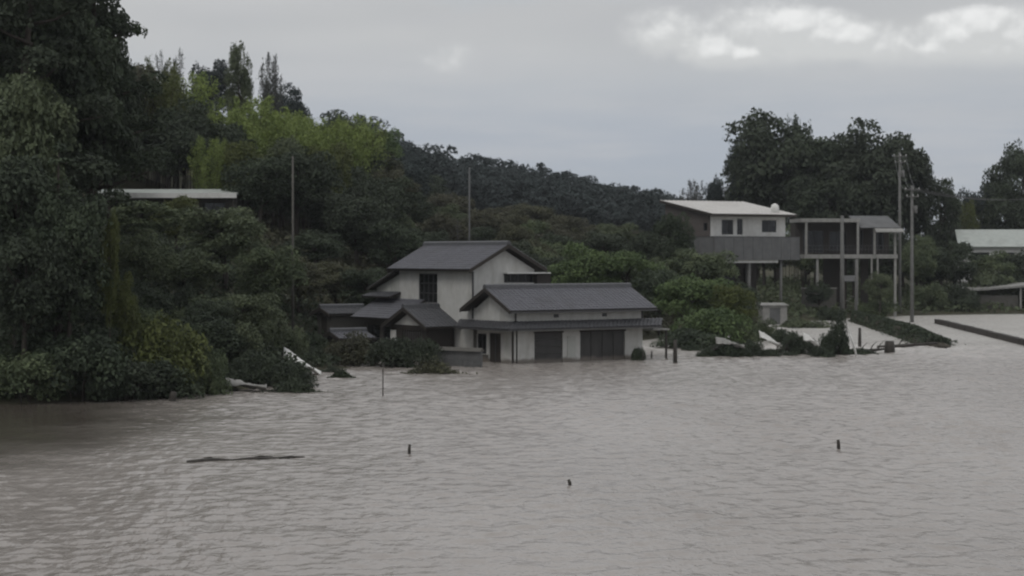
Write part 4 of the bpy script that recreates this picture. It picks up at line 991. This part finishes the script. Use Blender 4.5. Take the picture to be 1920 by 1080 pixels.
# ------------------------------------------------------------------ levee, wall and floating brush on the right
def levee():
    v, f = [], []; rg = random.Random(4); n = 26
    P0, P1 = at(1600, 0, 184), at(1775, 0, 130)
    for i in range(n):
        t = i / (n - 1); c = P0.lerp(P1, t); w = (.4 + 1.0 * t) * (1 - .85 * max(0, (t - .8) / .2) ** 2); hh = (.8 + .15 * math.sin(i * 1.3)) * (1 - .9 * max(0, (t - .72) / .28) ** 1.4)
        for s, z in ((-1.25, -.6), (-.8, .25), (-.45, .8), (0, 1), (.4, .85), (.85, .2), (1.25, -.6)):
            v.append((c.x + s * w + rg.uniform(-.12, .12), c.y + rg.uniform(-.4, .4), (z * hh if z > 0 else z) + rg.uniform(-.06, .06)))
    for i in range(n - 1):
        for j in range(6): f.append((i * 7 + j, i * 7 + j + 1, i * 7 + 8 + j, i * 7 + 7 + j))
    structure('levee', MB().add(v, f).mesh('levee', M['earth']))
    rg2 = np.random.default_rng(8); m = 16000; t = rg2.uniform(0, .93, m); s = rg2.normal(scale=.45, size=m); w = .4 + 1.0 * t
    X = P0.x + (P1.x - P0.x) * t + s * w; Y = P0.y + (P1.y - P0.y) * t; z = (.75 * (1 - .9 * np.clip((t - .72) / .28, 0, 1) ** 1.4)) * np.clip(1 - np.abs(s), 0, 1) + rg2.uniform(-.1, .34, m)
    vv, q = quads_from(np.column_stack([X, Y, z]), rg2.normal(size=(m, 3)) + np.array([0, 0, .5]), .13 * rg2.uniform(.6, 1.4, m), .4, rg2)
    o = link(bpy.data.objects.new('levee_grass', np_mesh('levee_grass', vv, q, LEAF['dark']))); tag(o, 'dark grass on the levee that rises from the flood water', 'grass', kind='stuff')
levee()
def road_wall():
    a, b = at(1752, 0, 178), at(1945, 0, 129)
    t = thing('road_wall', 'long low dark road edge slanting out of the bright water at right', 'wall', (a.x, a.y, 0), math.atan2(b.y - a.y, b.x - a.x))
    ln = math.hypot(b.x - a.x, b.y - a.y); n = 22
    for k in range(n):
        x0 = k * ln / n; box('kerb_block', M['wood'], t, x0 + .02, x0 + ln / n - .02, random.uniform(-.02, .02), .45, -.6, .42 + random.uniform(-.02, .02))
road_wall()
def brush(px, pyb, w, h, tone, label, seed):
    Y = ywater(pyb); R = w / 2 / FPX * Y; rg = np.random.default_rng(seed)
    t = thing('floating_brush', label, 'debris', (xat(px, Y), Y, 0), 0)
    st = MB()
    for k in range(22):
        a = rg.uniform(0, 6.28); q = R * rg.uniform(.2, 1); c = Vector((math.cos(a) * q, math.sin(a) * q * .5, rg.uniform(-.05, .12))); d = Vector((rg.normal(), rg.normal() * .5, abs(rg.normal()) * .4)) * .4 * R
        st.tube([c - d * .5, c, c + d * .5], [.03, .025, .01], 5)
    st.build('twigs', M['stick'], t)
    m = 1600; x = rg.normal(scale=.42, size=m); y = rg.normal(scale=.25, size=m); z = np.abs(rg.normal(scale=.5, size=m)) * h * np.clip(1 - x * x, .05, 1)
    v, q = quads_from(np.column_stack([x * R, y * R, z]), rg.normal(size=(m, 3)) + np.array([0, 0, .4]), .09 * rg.uniform(.5, 1.5, m), .35, rg)
    o = link(bpy.data.objects.new('foliage', np_mesh('foliage', v, q, LEAF[tone])), t)
brush(812, 700, 105, .55, 'olive', 'raft of brown brush floating in front of the block wall', 1)
brush(640, 708, 40, .3, 'dark', 'small raft of dark brush near the bright inlet', 2)
brush(1585, 664, 90, .3, 'dark', 'flat raft of brush at the foot of the column-shaped shrub', 3)
brush(550, 735, 90, .45, 'dark', 'dark raft of twigs caught below the shore clump', 4)

def crumpled_sheet(name, label, cat, c0, c1, w, mat, seed):
    a, b = Vector(c0), Vector(c1); d = b - a; side = Vector((d.y * .35, abs(d.x) + .4, .25)).normalized(); rg = np.random.default_rng(seed); n, m = 14, 8; v, f = [], []
    for i in range(n):
        for j in range(m):
            t, q = i / (n - 1), j / (m - 1) - .5
            p = a + d * t + side * (w * q * (1 - .35 * t)) + Vector((0, 0, .22 * math.sin(t * 5 + q * 3) * (1 - t) + .1 * math.sin(q * 9 + t * 7) + rg.normal() * .025)); v.append(p)
    for i in range(n - 1):
        for j in range(m - 1): f.append((i * m + j, (i + 1) * m + j, (i + 1) * m + j + 1, i * m + j + 1))
    mb = MB().add(v, f); o = mb.build(name, M[mat], smooth=True); sm = o.modifiers.new('thickness', 'SOLIDIFY'); sm.thickness = .02
    return tag(o, label, cat)
p0, p1 = at(532, 664, 102), at(602, 704, 101.5); p0.z = 1.15; p1.z = .02
crumpled_sheet('plastic_sheet', 'crumpled pale sheet slanting into the water behind the shore clump', 'sheet', p0, p1, 1.7, 'white', 3)
p0, p1 = at(396, 722, 89.6), at(500, 730, 88.6); p0.z = .42; p1.z = .2
crumpled_sheet('mud_sheet', 'flat greyish sheet lying on the shore left of the shore clump', 'sheet', p0, p1, 1.5, 'concrete', 5)
for k, (xa, ya, xb, yb, Y, za, zb, w, mt, lab) in enumerate((
        (1342, 634, 1396, 648, 119.5, 1.0, .62, .55, 'concrete', 'pale sheet draped over the low dark clumps right of the thick post'),
        (1424, 622, 1478, 658, 123.5, 1.25, .1, .55, 'white', 'pale arched sheet among the dark clumps before the storage hut'),
        (1506, 628, 1534, 640, 119.6, 1.25, .75, .45, 'white', 'small pale sheet caught left of the column-shaped shrub'),
        (1592, 604, 1606, 648, 120.5, 1.5, .05, .35, 'white', 'narrow pale sheet hanging right of the column-shaped shrub'))):
    p0, p1 = at(xa, ya, Y), at(xb, yb, Y - .4); p0.z = za; p1.z = zb; crumpled_sheet('plastic_sheet', lab, 'sheet', p0, p1, w, mt, 20 + k)
for px0, px1, pyb, tl, lab in ((1430, 1500, 664, .5, 'dark timber floating below the arched pale sheet'), (1590, 1660, 662, .25, 'dark timber floating right of the column-shaped shrub'), (1318, 1352, 668, .6, 'dark timber leaning out of the low clump right of the thick post'), (1645, 1760, 652, .3, 'long dark timber lying along the near tip of the levee')):
    Y = ywater(pyb); a = Vector((xat(px0, Y), Y, 0)); t = thing('drift_timber', lab, 'timber', a, 0); L_ = xat(px1, Y) - a.x
    MB().tube([(0, 0, .02), (L_ * .5, .15, tl * .5), (L_, .35, tl)], [.13, .12, .07], 8).build('trunk', M['stick'], t, smooth=True)
    for q in (.35, .6, .8): MB().tube([(L_ * q, .1, tl * q), (L_ * q + .15, 0, tl * q + .35), (L_ * q + .4, -.1, tl * q + .6)], [.05, .03, .01], 5).build('branch', M['stick'], t)
def wires(a, b, label):
    t = thing('overhead_wire', label, 'wire', a, 0, 'overhead wires'); d = Vector(b) - Vector(a)
    for k in (-.6, 0, .6):
        pts = [Vector((d.x * i / 10 + k, d.y * i / 10, d.z * i / 10 - 1.1 * 4 * (i / 10) * (1 - i / 10))) for i in range(11)]
        MB().tube(pts, [.018] * 11, 4).build('cable', M['frame'], t)
wires((xat(1687, 203), 202.8, 16.9), (xat(1710, 181), 180.8, 12.6), 'overhead wires between the two tall utility poles')
wires((xat(1710, 181), 180.8, 12.6), (xat(2080, 165), 165, 12.2), 'overhead wires running off to the right edge from the shorter tall pole')

# ------------------------------------------------------------------ damp air between the camera and the hills
hz = bpy.data.materials.new('haze'); hz.use_nodes = True; nt = hz.node_tree; nt.nodes.clear()
pv = nt.nodes.new('ShaderNodeVolumePrincipled'); pv.inputs['Density'].default_value = .00015; pv.inputs['Color'].default_value = (.86, .9, .96, 1); pv.inputs['Anisotropy'].default_value = 0
ho = nt.nodes.new('ShaderNodeOutputMaterial'); nt.links.new(pv.outputs[0], ho.inputs['Volume'])
o = MB().box(-3600, 3600, -2600, 4300, -6, 60).build('haze', hz); o['kind'] = 'stuff'; o['label'] = 'thin damp air over the flood and the hills'
